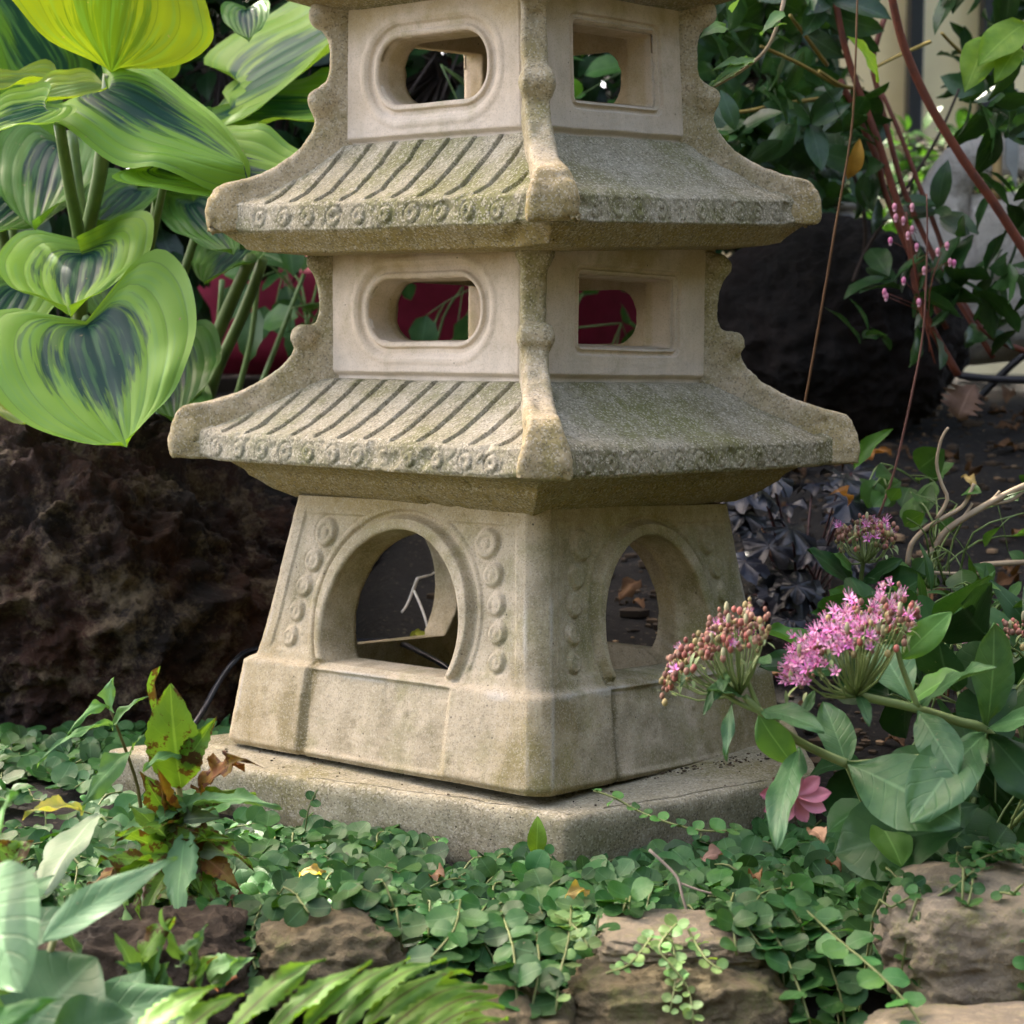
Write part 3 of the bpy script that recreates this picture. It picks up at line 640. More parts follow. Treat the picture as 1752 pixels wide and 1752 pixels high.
hosta('hosta_plant', P(130, 800, 2.2), 'variegated hosta clump nearest the camera with big heart shaped leaves above the lava boulder', [
 ((150, 560, 2.00), (218, 768, 1.90), (-.15, -.8, .65), .120, HOSTA, dict(fold=.12, droop=.06, lobe=.42, ribs=.0034)),
 ((140, 440, 2.14), (122, 545, 2.02), (-.1, -.75, .75), .090, HOSTA, dict(fold=.2, droop=.05, lobe=.4)),
 ((180, 150, 2.05), (414, 275, 1.92), (-.2, -.60, .85), .074, HOSTA, dict(fold=-.30, droop=.20, wave=.06, lobe=.42)),
 ((285, 285, 2.02), (540, 315, 1.98), (.05, -.62, .8), .078, HOSTA, dict(fold=.2, droop=.04, lobe=.3)),
 ((78, 190, 2.0), (-60, 235, 1.95), (0, -.6, .8), .040, HOSTA_P, dict(droop=.1)),
 ((190, 128, 2.1), (205, -150, 1.96), (.05, .90, .35), .118, HOSTA_Y, dict(kind='obov', fold=-.25, droop=-.10, lobe=.0, wave=.05)),
 ((175, 150, 2.14), (20, 186, 2.05), (0, -.5, .9), .045, HOSTA_Y, dict(droop=.12, lobe=.15)),
 ((95, 140, 2.25), (-70, 150, 2.15), (0, -.5, .9), .035, HOSTA_Y, dict(droop=.05, lobe=.15)),
 ((30, 500, 2.2), (-60, 640, 2.1), (0, -.8, .6), .06, HOSTA, dict()),
 ((20, 640, 2.25), (90, 745, 2.12), (-.3, -.85, .5), .045, HOSTA_Y, dict(kind='lance')),
 ((280, 600, 2.3), (300, 730, 2.2), (.1, -.9, .4), .07, HOSTA_D, dict()),
 ((100, 250, 2.3), (60, 400, 2.2), (-.1, -.8, .5), .07, HOSTA_D, dict()),
 ((60, 330, 2.3), (-50, 420, 2.2), (0, -.7, .7), .07, HOSTA_D, dict()),
 ((235, 330, 2.35), (150, 400, 2.25), (-.1, -.7, .7), .055, HOSTA_D, dict()),
 ((330, 350, 2.35), (400, 440, 2.25), (.1, -.8, .6), .05, HOSTA_D, dict()),
 ((200, 480, 2.4), (260, 600, 2.3), (.1, -.8, .5), .06, HOSTA_D, dict()),
], [([(190, 130, 2.1), (170, 300, 2.14), (140, 450, 2.2), (130, 620, 2.26)], [.010, .0085, .008, .009]),
    ([(100, 215, 2.05), (120, 330, 2.12), (138, 440, 2.18), (135, 620, 2.26)], [.006, .007, .008, .009]),
    ([(122, 225, 2.2), (135, 330, 2.2), (148, 440, 2.2)], [.006, .006, .006]),
    ([(285, 292, 2.12), (262, 400, 2.18), (235, 520, 2.25), (200, 660, 2.3)], [.004, .005, .0055, .006]),
    ([(148, 548, 2.01), (142, 600, 2.12), (140, 720, 2.2)], [.005, .006, .007])])
hosta('hosta_plant', P(330, 720, 2.65), 'variegated hosta clump reaching behind the upper left roof of the pagoda', [
 ((415, 150, 2.45), (640, 20, 2.35), (-.25, -.65, .75), .135, HOSTA_P, dict(fold=.12, droop=.05, lobe=.45, kind='heart')),
 ((395, 190, 2.40), (640, 185, 2.3), (-.1, -.55, .85), .085, HOSTA_P, dict(fold=.1, droop=.1, lobe=.3)),
 ((95, 140, 2.45), (-60, -90, 2.35), (.25, -.75, .65), .120, HOSTA_D, dict(fold=.15, droop=.03)),
 ((150, 120, 2.5), (190, -80, 2.4), (.1, -.85, .55), .08, HOSTA_D, dict(fold=.15, droop=.03)),
 ((250, 130, 2.4), (232, 60, 2.33), (0, -.8, .6), .045, HOSTA_P, dict()),
 ((420, 20, 2.3), (425, 75, 2.25), (0, -.9, .4), .03, HOSTA_D, dict()),
 ((50, 275, 2.45), (10, 375, 2.35), (.1, -.8, .4), .065, HOSTA_D, dict(fold=.2)),
 ((410, 430, 2.5), (350, 490, 2.4), (-.2, -.8, .6), .05, HOSTA_D, dict()),
 ((470, 250, 2.45), (330, 230, 2.3), (-.1, -.8, .6), .06, HOSTA_D, dict()),
 ((45, 660, 2.5), (85, 760, 2.4), (.1, -.9, .4), .05, HOSTA_D, dict()),
 ((270, 690, 2.6), (330, 790, 2.4), (.1, -.9, .5), .07, HOSTA_D, dict()),
], [([(430, 440, 2.45), (390, 530, 2.5), (345, 640, 2.55), (310, 740, 2.6)], [.008, .009, .009, .010]),
    ([(450, 445, 2.5), (415, 540, 2.55), (370, 640, 2.6), (345, 740, 2.65)], [.007, .008, .008, .009]),
    ([(400, 200, 2.42), (330, 420, 2.5), (290, 560, 2.55), (280, 720, 2.6)], [.006, .006, .007, .008]),
    ([(250, 140, 2.45), (270, 330, 2.5), (240, 500, 2.55), (250, 700, 2.6)], [.005, .006, .007, .008]),
    ([(20, 380, 2.4), (30, 500, 2.45), (40, 700, 2.5)], [.005, .005, .006]),
    ([(0, 380, 2.35), (10, 450, 2.4), (25, 700, 2.5)], [.006, .007, .007]),
    ([(440, 480, 2.7), (430, 580, 2.72), (400, 700, 2.75)], [.004, .004, .005]),
    ([(380, 480, 2.7), (372, 580, 2.72), (360, 700, 2.75)], [.004, .004, .005]),
    ([(520, 470, 2.8), (470, 600, 2.8), (430, 700, 2.8)], [.003, .004, .004])])

# loose leafy plants from a recipe
def leafy(name, base, label, cat, mat, n, box, depth, size, ratio=.42, kind='ell', group=None, nh=(0, -.5, .8), jit=.6, stem=None, stemr=.0018, cols=((.7, .7, .7), (1.3, 1.3, 1.2)), nu=4, nv=6, serr=0, stems=8, droop=.08, up=-.2, fold=.2, leafname='foliage'):
    e = empty(name, base, label, cat, group); m = M(); ms = M(); base = Vector(base); ctr = []
    x0, y0, x1, y1 = box
    for i in range(stems):
        c = P(random.uniform(x0, x1), random.uniform(y0, y0+(y1-y0)*.6), random.uniform(*depth)); ctr.append(c)
        mid = base.lerp(c, .5)+Vector((random.gauss(0, .01), random.gauss(0, .01), .02)); ms.tube([base+Vector((random.gauss(0, .012), random.gauss(0, .012), 0)), mid, c], [stemr*1.4, stemr*1.1, stemr*.7], 5)
    for i in range(n):
        b = P(random.uniform(x0, x1), random.uniform(y0, y1), random.uniform(*depth))
        c = min(ctr, key=lambda q: (q-b).length) if stems else base
        d = (b-c); d = d.normalized() if d.length > 1e-5 else UP
        d = (d+Vector((random.gauss(0, jit), random.gauss(0, jit), random.gauss(up, jit)))).normalized(); s_ = random.uniform(*size)
        k = random.uniform(0, 1); cc = tuple(cols[0][q]+(cols[1][q]-cols[0][q])*k for q in range(3))
        nn = Vector(nh)+Vector((random.gauss(0, .45), random.gauss(0, .45), random.gauss(0, .35)))
        leaf(m, b, b+d*s_, nn, s_*ratio*random.uniform(.85, 1.15), kind, nu, nv, fold, droop, .03, serr, cc)
        if random.random() < .35 and stems: ms.tube([c, c.lerp(b, .6)+Vector((0, 0, .004)), b], stemr*.6, 4, sub=2)
    m.build(leafname, mat, e)
    if stems or len(ms.v): ms.build('stem', stem or STALK, e)
    return e

# ------------------------------------------------------------------ background things
def box(m, a, b, bev=0): 
    x0, y0, z0 = a; x1, y1, z1 = b
    m.add([(x0, y0, z0), (x1, y0, z0), (x1, y1, z0), (x0, y1, z0), (x0, y0, z1), (x1, y0, z1), (x1, y1, z1), (x0, y1, z1)],
          [(0, 3, 2, 1), (4, 5, 6, 7), (0, 1, 5, 4), (1, 2, 6, 5), (2, 3, 7, 6), (3, 0, 4, 7)])
def bevel(o, w_=.004, seg=2):
    b = o.modifiers.new('b', 'BEVEL'); b.width = w_; b.segments = seg; return o
# house wall on the right with a window
e = empty('house_wall', (1.9, 6.0, .3), 'cream rendered house wall seen through the shrub at the upper right', 'wall')
m = M(); box(m, (.45, 6.0, -.2), (6, 6.2, 3.2)); m.build('wall_panel', plain('cream_render', (.80, .66, .40), .9, sc=8, c2=(.70, .56, .33)), e, smooth=False)
dm = plain('dark_window_trim', (.02, .02, .024), .4)
for x in (1.27, 1.50):
    m = M(); box(m, (x-.022, 5.93, .9), (x+.022, 5.998, 3.0)); bevel(m.build('dark_bar', dm, e, smooth=False))
# dark timber fence on the left
e = empty('timber_fence', (-1.5, 5.4, .3), 'dark stained timber fence far behind the hostas', 'fence')
fm = plain('dark_timber', (.030, .020, .013), .8, sc=14, bump=.4)
for i in range(34):
    m = M(); x = -4.6+i*.152; box(m, (x, 5.4, .0), (x+.143, 5.425, 2.3)); bevel(m.build('fence_board', fm, e, smooth=False), .003)
for z in (.45, 1.35, 2.1):
    m = M(); box(m, (-4.6, 5.428, z), (.56, 5.47, z+.08)); m.build('fence_rail', fm, e, smooth=False)
# crimson cushions behind the pagoda
def cushion(name, c, r, label, mat):
    bm = bmesh.new(); bmesh.ops.create_cube(bm, size=2); bmesh.ops.subdivide_edges(bm, edges=bm.edges, cuts=14, use_grid_fill=True)
    for v in bm.verts:
        p = v.co; q = Vector((p.x*sqrt(1-p.y*p.y/5-p.z*p.z/9), p.y*(1-.5*max(abs(p.x), abs(p.z))**6), p.z*sqrt(1-p.x*p.x/12-p.y*p.y/5)))
        d = .05*fbm(p*1.8, 3)-.10*math.exp(-(abs(p.z-.1)/.05)**2)*.4
        v.co = Vector((q.x*r[0], q.y*r[1]*(1+d), q.z*r[2]*(1+d)))
    me = bpy.data.meshes.new(name); bm.to_mesh(me); bm.free(); me.polygons.foreach_set('use_smooth', [True]*len(me.polygons)); me.materials.append(mat)
    o = bpy.data.objects.new(name, me); COL.objects.link(o); o.location = c; return tag(o, label, 'cushion')
red = plain('crimson_cloth', (.30, .012, .045), .75, sc=30, c2=(.22, .008, .03), bump=.3)
cushion('bench_cushion', P(690, 540, 3.9), (.56, .07, .125), 'upright crimson cushion seen through the middle windows of pagoda and between hosta stalks', red)
e = empty('garden_bench', P(690, 640, 3.85), 'low dark timber garden bench carrying the crimson cushion behind the pagoda', 'bench')
b = P(690, 655, 3.85)
m = M(); box(m, (b.x-.6, 3.70, b.z-.02), (b.x+.6, 4.12, b.z+.012)); bevel(m.build('seat', fm, e, smooth=False))
m = M(); box(m, (b.x-.6, 4.13, b.z-.02), (b.x+.6, 4.17, b.z+.30)); bevel(m.build('backrest', fm, e, smooth=False))
for sx in (-.55, .55):
    for y in (3.73, 4.08):
        m = M(); box(m, (b.x+sx-.03, y, b.z-.28), (b.x+sx+.03, y+.06, b.z-.022)); m.build('leg', fm, e, smooth=False)
# pale weathered stone sculpture at the upper right
PALE = rockmat('pale_rough_stone', (.66, .60, .50), (.50, .45, .37), (.75, .70, .60), (.34, .30, .22), 1., .8, .9, .6)
def arch_stone():
    bm = bmesh.new(); path = [(1600, 560), (1602, 470), (1606, 390), (1618, 320), (1650, 275), (1700, 262), (1760, 262), (1810, 300), (1820, 400), (1815, 560)]
    pts = [P(x, y, 3.3) for x, y in path]; m = M(); m.tube(pts, [.085, .075, .055, .045, .042, .04, .04, .05, .07, .08], 28, sub=10)
    m.tube([P(1640, 420, 3.31), P(1720, 430, 3.31), P(1790, 440, 3.31)], [.10, .105, .10], 28, sub=10)
    m.tube([P(1600, 520, 3.32), P(1710, 520, 3.32), P(1800, 520, 3.32)], [.10, .10, .10], 28, sub=10)
    for i, q in enumerate(m.v):
        p = Vector(q); d = .016*fbm(p*16, 4); m.v[i] = tuple(p+Vector((noise.noise(p*13)*.014, d, noise.noise(p*12+Vector((4, 4, 4)))*.014)))
    o = m.build('pale_stone_sculpture', PALE)
    return tag(o, 'pale rough stone sculpture with a hollow top, behind the reddish shrub stems', 'sculpture')
arch_stone()
e = empty('garden_post', P(1708, 330, 3.15), 'short ochre wooden post with a black cap beside grey metal blade', 'post')
m = M(); m.tube([P(1705, 340, 3.15), P(1706, 250, 3.15), P(1707, 168, 3.15)], .0085, 14); m.build('wooden_shaft', plain('ochre_wood', (.36, .24, .09), .6, sc=30), e)
m = M(); m.tube([P(1707, 170, 3.15), P(1708, 140, 3.15)], [.0105, .0105], 14, sub=1); m.build('cap', dm, e)
m = M(); pts = [P(1722, 150, 3.13), P(1741, 150, 3.13), P(1742, 268, 3.13), P(1739, 318, 3.13), P(1720, 275, 3.13)]
v = [p+Vector((0, k, 0)) for k in (0, .004) for p in pts]; m.add(v, [(0, 1, 2, 3, 4), (9, 8, 7, 6, 5)]+[(i, (i+1) % 5+0, (i+1) % 5+5, i+5) for i in range(5)])
tag(m.build('hanging_tool', plain('dull_steel', (.34, .36, .40), .35, .8, sc=20), smooth=False), 'narrow grey metal blade with a pointed lower tip beside the ochre post', 'garden tool')
# stone pot with pale rim behind
e = empty('stone_pot', P(1425, 430, 3.5), 'squat grey stone pot with a white rim above the dark boulder', 'pot')
def lathe(m, c, prof, n=28):
    m.grid([[Vector(c)+Vector((r*cos(2*pi*k/n), r*sin(2*pi*k/n), z)) for k in range(n)] for r, z in prof], True)
c = P(1425, 430, 3.5); m = M(); lathe(m, c, [(.001, 0), (.035, 0), (.042, .03), (.040, .07), (.034, .078)]); m.build('bowl', plain('grey_pot', (.28, .26, .23), .9, bump=.5), e)
m = M(); lathe(m, c, [(.034, .0785), (.052, .080), (.056, .092), (.053, .104), (.046, .106), (.043, .09), (.02, .088), (.001, .088)]); m.build('rim', plain('white_rim', (.62, .61, .58), .7), e)
m = M(); m.tube([P(1640, 640, 2.9), P(1700, 646, 2.88), P(1790, 648, 2.85)], .006, 8); m.tube([P(1665, 690, 2.9), P(1712, 640, 2.88), P(1760, 598, 2.85)], .006, 8)
tag(m.build('metal_tube_frame', dm), 'black metal tube frame lying on the soil at right edge', 'frame')

# leafy backdrop: shrubs behind everything (each a plant of its own)
DG = leafmat('dark_green_leaf', (.018, .050, .016), (.030, .075, .022), .35, .25, spec=.4)
MG_ = leafmat('mid_green_leaf', (.035, .095, .022), (.055, .13, .03), .42, .35, veins=.15)
YG = leafmat('yellow_green_leaf', (.16, .27, .03), (.10, .20, .02), .45, .5, veins=.2)
BLU = leafmat('blue_green_leaf', (.07, .14, .09), (.05, .11, .07), .5, .25, veins=.1)
WOODR = plain('red_bark', (.17, .045, .022), .55, sc=50, c2=(.09, .03, .02), bump=.3)
WOODD = plain('dark_bark', (.045, .030, .022), .8, sc=50, bump=.3)
STRAW = plain('dry_twig', (.44, .35, .23), .8, sc=50, c2=(.30, .22, .14), bump=.3)
def back_shrub(label, box_, depth, n, mat, size=(.05, .10), ratio=.3, seed=0, base=None, kind='ell'):
    random.seed(seed); x0, y0, x1, y1 = box_; b = base or P((x0+x1)/2, y1+60, sum(depth)/2)
    leafy('background_shrub', b, label, 'shrub', mat, n, box_, depth, size, ratio, kind, 'dark shrubs behind the garden', stem=WOODD, stemr=.004, stems=14, nu=2, nv=4, cols=((.5, .6, .5), (1.2, 1.25, 1.1)))
back_shrub('dark shrub mass behind the hostas at the far left', (-150, -260, 330, 640), (3.0, 3.5), 900, DG, seed=21)
back_shrub('dark shrub mass between hostas and the top of the pagoda', (250, -260, 620, 420), (3.1, 3.5), 700, DG, seed=22)
back_shrub('shrub seen through the upper windows of the pagoda', (560, -260, 1150, 380), (3.0, 3.6), 900, DG, seed=23)
back_shrub('low dark foliage just above the dark boulder beside the roofs', (1140, -260, 1420, 400), (3.2, 3.7), 900, DG, seed=24)
back_shrub('low green shrub under the cream wall behind the pale sculpture', (1380, 220, 1800, 420), (3.9, 4.4), 420, MG_, seed=25, size=(.04, .07))
random.seed(31)
leafy('low_plant', P(540, 560, 2.9), 'small green serrated plant between hosta and the middle roof', 'plant', MG_, 34, (430, 420, 600, 600), (2.75, 3.0), (.05, .085), .35, 'ell', None, serr=.12, stems=5, stem=STALK)
leafy('low_plant', P(740, 640, 3.1), 'green leaves showing inside the middle windows of the pagoda', 'plant', MG_, 40, (640, 480, 1120, 660), (2.9, 3.2), (.05, .09), .33, 'ell', None, serr=.1, stems=6, stem=STALK)
leafy('low_plant', P(980, 330, 2.9), 'pale green leaves showing in the upper square window', 'plant', MG_, 26, (720, 60, 1100, 260), (2.7, 2.95), (.05, .08), .45, 'ell', None, stems=5, stem=STALK, cols=((1, 1.1, 1), (1.8, 1.9, 1.8)))

# shrub with reddish stems, upper right
random.seed(41)
e = empty('red_stemmed_shrub', P(1700, 700, 2.5), 'glossy green shrub with leaning reddish brown stems at the upper right', 'shrub')
def poly(pts, d0, d1, r0, r1, mat, name='branch', par=None, n=7):
    m = M(); k = len(pts)-1
    m.tube([P(x, y, d0+(d1-d0)*i/k) for i, (x, y) in enumerate(pts)], [r0+(r1-r0)*i/k for i in range(k+1)], n, sub=4); return m.build(name, mat, par)
poly([(1518, -40), (1530, 20), (1548, 85), (1590, 178), (1650, 275), (1700, 345), (1752, 425), (1830, 540)], 2.25, 2.35, .0048, .0062, WOODR, par=e, n=9)
poly([(1425, -20), (1440, 60), (1462, 135), (1500, 235), (1530, 330), (1555, 410), (1575, 520), (1640, 640)], 2.45, 2.5, .0042, .0055, WOODR, par=e)
poly([(1436, 135), (1468, 200), (1500, 270), (1515, 330), (1560, 440), (1620, 560)], 2.5, 2.55, .0045, .004, WOODR, par=e)
poly([(1512, 30), (1492, 100), (1500, 150), (1520, 230), (1545, 320), (1580, 400), (1620, 480), (1700, 610)], 2.6, 2.6, .004, .004, WOODR, par=e)
poly([(1505, 150), (1540, 230), (1570, 310), (1605, 400), (1640, 500), (1690, 570), (1760, 600)], 2.65, 2.6, .003, .0045, WOODR, par=e)
poly([(1640, 150), (1610, 220), (1570, 290), (1530, 350), (1480, 430), (1460, 480)], 2.7, 2.7, .002, .003, WOODD, par=e)
poly([(1430, 230), (1465, 310), (1480, 380), (1478, 440)], 2.75, 2.8, .003, .0035, WOODD, par=e)
for pts in ([(1205, 192), (1270, 190), (1330, 178), (1420, 165)], [(1350, 25), (1380, 65), (1414, 110)], [(1300, 78), (1370, 110), (1440, 150)], [(1500, 112), (1540, 92), (1590, 70)], [(1610, 55), (1640, 85), (1680, 110)], [(1400, 120), (1440, 145), (1475, 150)]):
    poly(pts, 2.4, 2.5, .0022, .003, plain('yellow_twig', (.30, .22, .05), .6), par=e, n=5)
m = M()
GL = leafmat('glossy_leaf', (.016, .050, .014), (.030, .080, .018), .34, .25, spec=.45, veins=.05)
tips = []
for c in range(92):
    px = random.choice([random.uniform(1180, 1480), random.uniform(1180, 1480), random.uniform(1400, 1790)]); py = random.uniform(-60, 300) if px < 1500 else random.uniform(-60, 200)
    if 1370 < px < 1700 and 20 < py < 240 and random.random() < .50: continue
    d = random.uniform(2.35, 2.9); tips.append((px, py, d))
tips += [(1520, 470, 2.45), (1490, 560, 2.4), (1645, 400, 2.5), (1600, 350, 2.6), (1640, 480, 2.5), (1590, 500, 2.5), (1720, 230, 2.4), (1440, 240, 2.6), (1350, 260, 2.6), (1290, 200, 2.6), (1260, 250, 2.7), (1740, 470, 2.4), (1730, 540, 2.5), (1690, 560, 2.6), (1740, 330, 2.5), (1600, 560, 2.5), (1680, 470, 2.5), (1745, 400, 2.6), (1500, 330, 2.7), (1430, 330, 2.8), (1700, 180, 2.5)]
for px, py, d in tips:
    c = P(px, py, d); dr = Vector((random.gauss(0, .5), random.gauss(-.2, .4), random.gauss(-.1, .45))).normalized()
    a0 = random.random()*6
    for k in range(random.randint(4, 7)):
        q = dr.orthogonal().normalized(); q.rotate(Matrix.Rotation(a0+k*2.2, 3, dr)); v = (dr*random.uniform(.0, .7)+q).normalized(); s_ = random.uniform(.045, .085); g = random.uniform(.7, 1.35)
        leaf(m, c-dr*.006*k, c-dr*.006*k+v*s_, dr+UP*.6+CAM*.3, s_*.22, 'ell', 4, 7, .25, .06, .03, col=(g, g, g))
m.build('foliage', GL, e)
m = M()
for b, t, w_ in (((1690, 60), (1650, 155), .022), ((1752, 40), (1672, 110), .024), ((1745, 75), (1700, 140), .015), ((1500, 140), (1450, 60), .014)):
    leaf(m, P(*b, 2.3), P(*t, 2.25), (0, -.8, .6), w_, 'ell', 6, 8, .2, .08, .04, col=(1.2, 1.2, 1.2))
m.build('foliage', YG, e)
# pale willow-like spray and thin bare stems
e = empty('arching_spray', P(1340, 0, 2.0), 'arching bare twig with narrow pale green leaves beside the top storey', 'branch')
poly([(1345, -30), (1335, 20), (1312, 80), (1268, 120), (1212, 152)], 2.02, 1.98, .0026, .0013, plain('pale_twig', (.34, .27, .17), .7), 'twig', e)
m = M()
for b, t, w_ in (((1268, 118), (1212, 150), .006), ((1285, 108), (1218, 118), .008), ((1262, 122), (1205, 158), .007), ((1300, 60), (1345, 40), .008), ((1290, 100), (1222, 142), .008), ((1240, 138), (1205, 152), .005), ((1240, 45), (1195, 65), .012), ((1250, 20), (1285, -10), .01), ((1340, 20), (1300, 60), .008)):
    leaf(m, P(*b, 2.0), P(*t, 1.96), (.1, -.8, .6), w_, 'lance', 4, 7, .15, .1, .05, serr=.15, col=(1.1, 1.1, 1.1))
m.build('foliage', leafmat('pale_narrow_leaf', (.10, .22, .07), (.16, .27, .12), .45, .35), e)
tag(poly([(1466, -30), (1462, 120), (1455, 230), (1430, 380), (1410, 500), (1376, 695), (1360, 760)], 2.1, 2.15, .0012, .0014, plain('thin_brown_stem', (.16, .08, .03), .6), 'bare_stem'), 'long thin dry brown stem standing in front of the dark boulder', 'stem')
tag(poly([(1585, 330), (1586, 420), (1580, 560), (1563, 660), (1532, 800), (1505, 880)], 2.0, 2.05, .0009, .0014, plain('thin_pink_stem', (.20, .09, .07), .6), 'bare_stem'), 'thin reddish stem right of the dark boulder, ending above the sedum', 'stem')
e = empty('pink_flower_spray', P(1570, 560, 2.3), 'airy spray of tiny pink bell flowers in front of the shrub stems', 'flower spray')
m = M(); fl = M(); random.seed(5)
m.tube([P(1600, 620, 2.3), P(1575, 520, 2.28), P(1560, 430, 2.26), P(1550, 360, 2.26)], [.0012, .001, .0008, .0006], 5)
m.tube([P(1590, 600, 2.3), P(1590, 500, 2.27), P(1610, 430, 2.26)], [.001, .0008, .0006], 5)
for px, py in [(1530, 352), (1532, 370), (1545, 375), (1560, 352), (1560, 390), (1553, 400), (1523, 410), (1568, 420), (1604, 428), (1620, 418), (1581, 460), (1546, 478), (1516, 505), (1513, 498), (1572, 515), (1625, 446), (1632, 448)]:
    c = P(px, py, 2.26); m.tube([P(1568, py+22, 2.27), c], .0005, 4, sub=1)
    fl.ball(c, .0030, (1, random.uniform(.7, 1.3), 1), sc=(1, 1, 1.6), n=7); fl.ball(c-Vector((0, 0, .004)), .002, (1.5, 2.5, 2), sc=(1, 1, 1.3), n=6)
m.build('stem', WOODR, e); fl.build('blossom', plain('pink_bell', (.62, .22, .33), .5, vcol=True), e)
o = M(); leaf(o, P(1449, 305, 2.4), P(1470, 235, 2.38), (.2, -.9, .3), .011, 'ell', 5, 8, .4, .1, .05); tag(o.build('yellow_leaf', plain('ochre_leaf', (.45, .24, .03), .5)), 'single ochre yellow leaf hanging among the shrub twigs', 'leaf')

# heuchera with dark ruffled leaves
random.seed(9)
e = empty('heuchera', P(1370, 1040, 2.25), 'dark purple ruffled coral bells plant right of the pedestal', 'plant'); m = M(); ms = M(); base = P(1370, 1060, 2.25)
HE = leafmat('purple_leaf', (.007, .008, .013), (.018, .022, .032), .32, .08, veins=.5, spec=.5)
for i in range(46):
    px, py = random.uniform(1255, 1470), random.uniform(800, 1075)
    if px < 1275 and py > 940: px += 40
    c = P(px, py, random.uniform(2.1, 2.4)); r = random.uniform(.020, .034); nn = Vector((random.gauss(0, .35), random.gauss(-.45, .3), 1)).normalized()
    a = nn.orthogonal().normalized(); a.rotate(Matrix.Rotation(random.random()*6, 3, nn)); b = nn.cross(a); rows = [[c]*41]; uv = [(0, 0)]*41
    g = random.choice([.5, .7, 1., 1.2, 2.4])*random.uniform(.8, 1.2); gg = (g, g, g*random.uniform(.9, 1.2))
    for k in range(1, 6):
        row = []
        for j in range(41):
            th = 2*pi*j/40; lob = 1+.16*cos(7*th)+.06*cos(21*th+i); rr = r*k/5*(1-(1-lob)*(k/5))*(1-.75*math.exp(-((th-pi)/.25)**2))
            row.append(c+(a*cos(th)+b*sin(th))*rr+nn*(.004*sin(7*th)*(k/5)**2+.003*sin(13*th+i)*(k/5)**3-.25*rr*rr/r)); uv.append((.5, k/5))
        rows.append(row)
    m.grid(rows, False, uv, gg); ms.tube([base+Vector((random.gauss(0, .02), random.gauss(0, .02), 0)), base.lerp(c, .6)+Vector((0, 0, .01)), c], .0014, 5, sub=2)
m.build('foliage', HE, e); ms.build('stem', plain('dark_stem', (.05, .015, .015), .5), e)

# dry branches on the soil, right
def twig(name, paths, mat, label, cat='twig', d=(1.95, 1.95)):
    m = M()
    for pts, r0, r1 in paths:
        k = len(pts)-1; m.tube([P(p[0], p[1], p[2] if len(p) > 2 else d[0]+(d[1]-d[0])*i/k)+Vector((random.gauss(0, .0006), 0, random.gauss(0, .0006))) for i, p in enumerate(pts)], [r0+(r1-r0)*i/k for i in range(k+1)], 6, sub=3)
    return tag(m.build(name, mat), label, cat)
twig('dry_branch', [([(1553, 965), (1560, 930), (1580, 905), (1612, 885), (1645, 865), (1662, 840), (1669, 825)], .0030, .0018), ([(1604, 888), (1620, 855), (1612, 825), (1605, 790), (1612, 750), (1621, 728)], .0022, .0014)], STRAW, 'pale forked dry branch curving upright beside the flower heads', 'branch')
twig('dry_branch', [([(1568, 968), (1600, 935), (1620, 905), (1680, 868), (1730, 840), (1790, 815)], .0032, .0042), ([(1625, 905), (1650, 880), (1664, 858)], .0018, .0014), ([(1680, 868), (1700, 850), (1711, 838)], .0018, .0014), ([(1700, 860), (1735, 850), (1760, 830)], .002, .002)], STRAW, 'thick pale dry branch reaching the right edge of the soil bank', 'branch')
twig('dry_branch', [([(1566, 970), (1600, 978), (1680, 980)], .0024, .0018), ([(1680, 966), (1720, 962), (1790, 958)], .0034, .003)], STRAW, 'low pale dry branch lying flat beneath the other branches', 'branch')
twig('white_twig', [([(714, 990, 2.15), (706, 1015, 2.15), (698, 1035, 2.14), (690, 1048, 2.13)], .0022, .0014), ([(709, 1010, 2.15), (722, 1035, 2.13), (730, 1065, 2.11), (736, 1094, 2.10)], .0018, .0015), ([(714, 990, 2.15), (735, 985, 2.16), (745, 980, 2.18)], .0016, .001)], plain('bleached_twig', (.62, .60, .56), .7), 'bleached forked twig visible through the left round opening of the pedestal')
twig('fallen_twig', [([(1113, 1455, 1.42), (1140, 1478, 1.41), (1163, 1502, 1.40), (1170, 1530, 1.39), (1178, 1568, 1.38)], .0014, .0010), ([(1166, 1511, 1.40), (1200, 1522, 1.39), (1234, 1532, 1.385)], .0011, .0009)], plain('grey_twig', (.20, .165, .13), .85), 'thin grey forked twig lying on the ground cover in front of slab')
m = M(); m.tube([P(300, 1290, 1.95), P(345, 1225, 1.98), P(372, 1175, 2.02), P(405, 1130, 2.06), P(440, 1112, 2.12), P(540, 1100, 2.2), P(620, 1098, 2.12), P(680, 1100, 2.0), P(735, 1124, 1.9), P(780, 1152, 1.84), P(830, 1200, 1.8)], .0032, 8, sub=6)
tag(m.build('power_cable', plain('black_rubber', (.012, .013, .02), .3, spec=.6)), 'thin black cable running from beside the boulder in through the pedestal', 'cable')

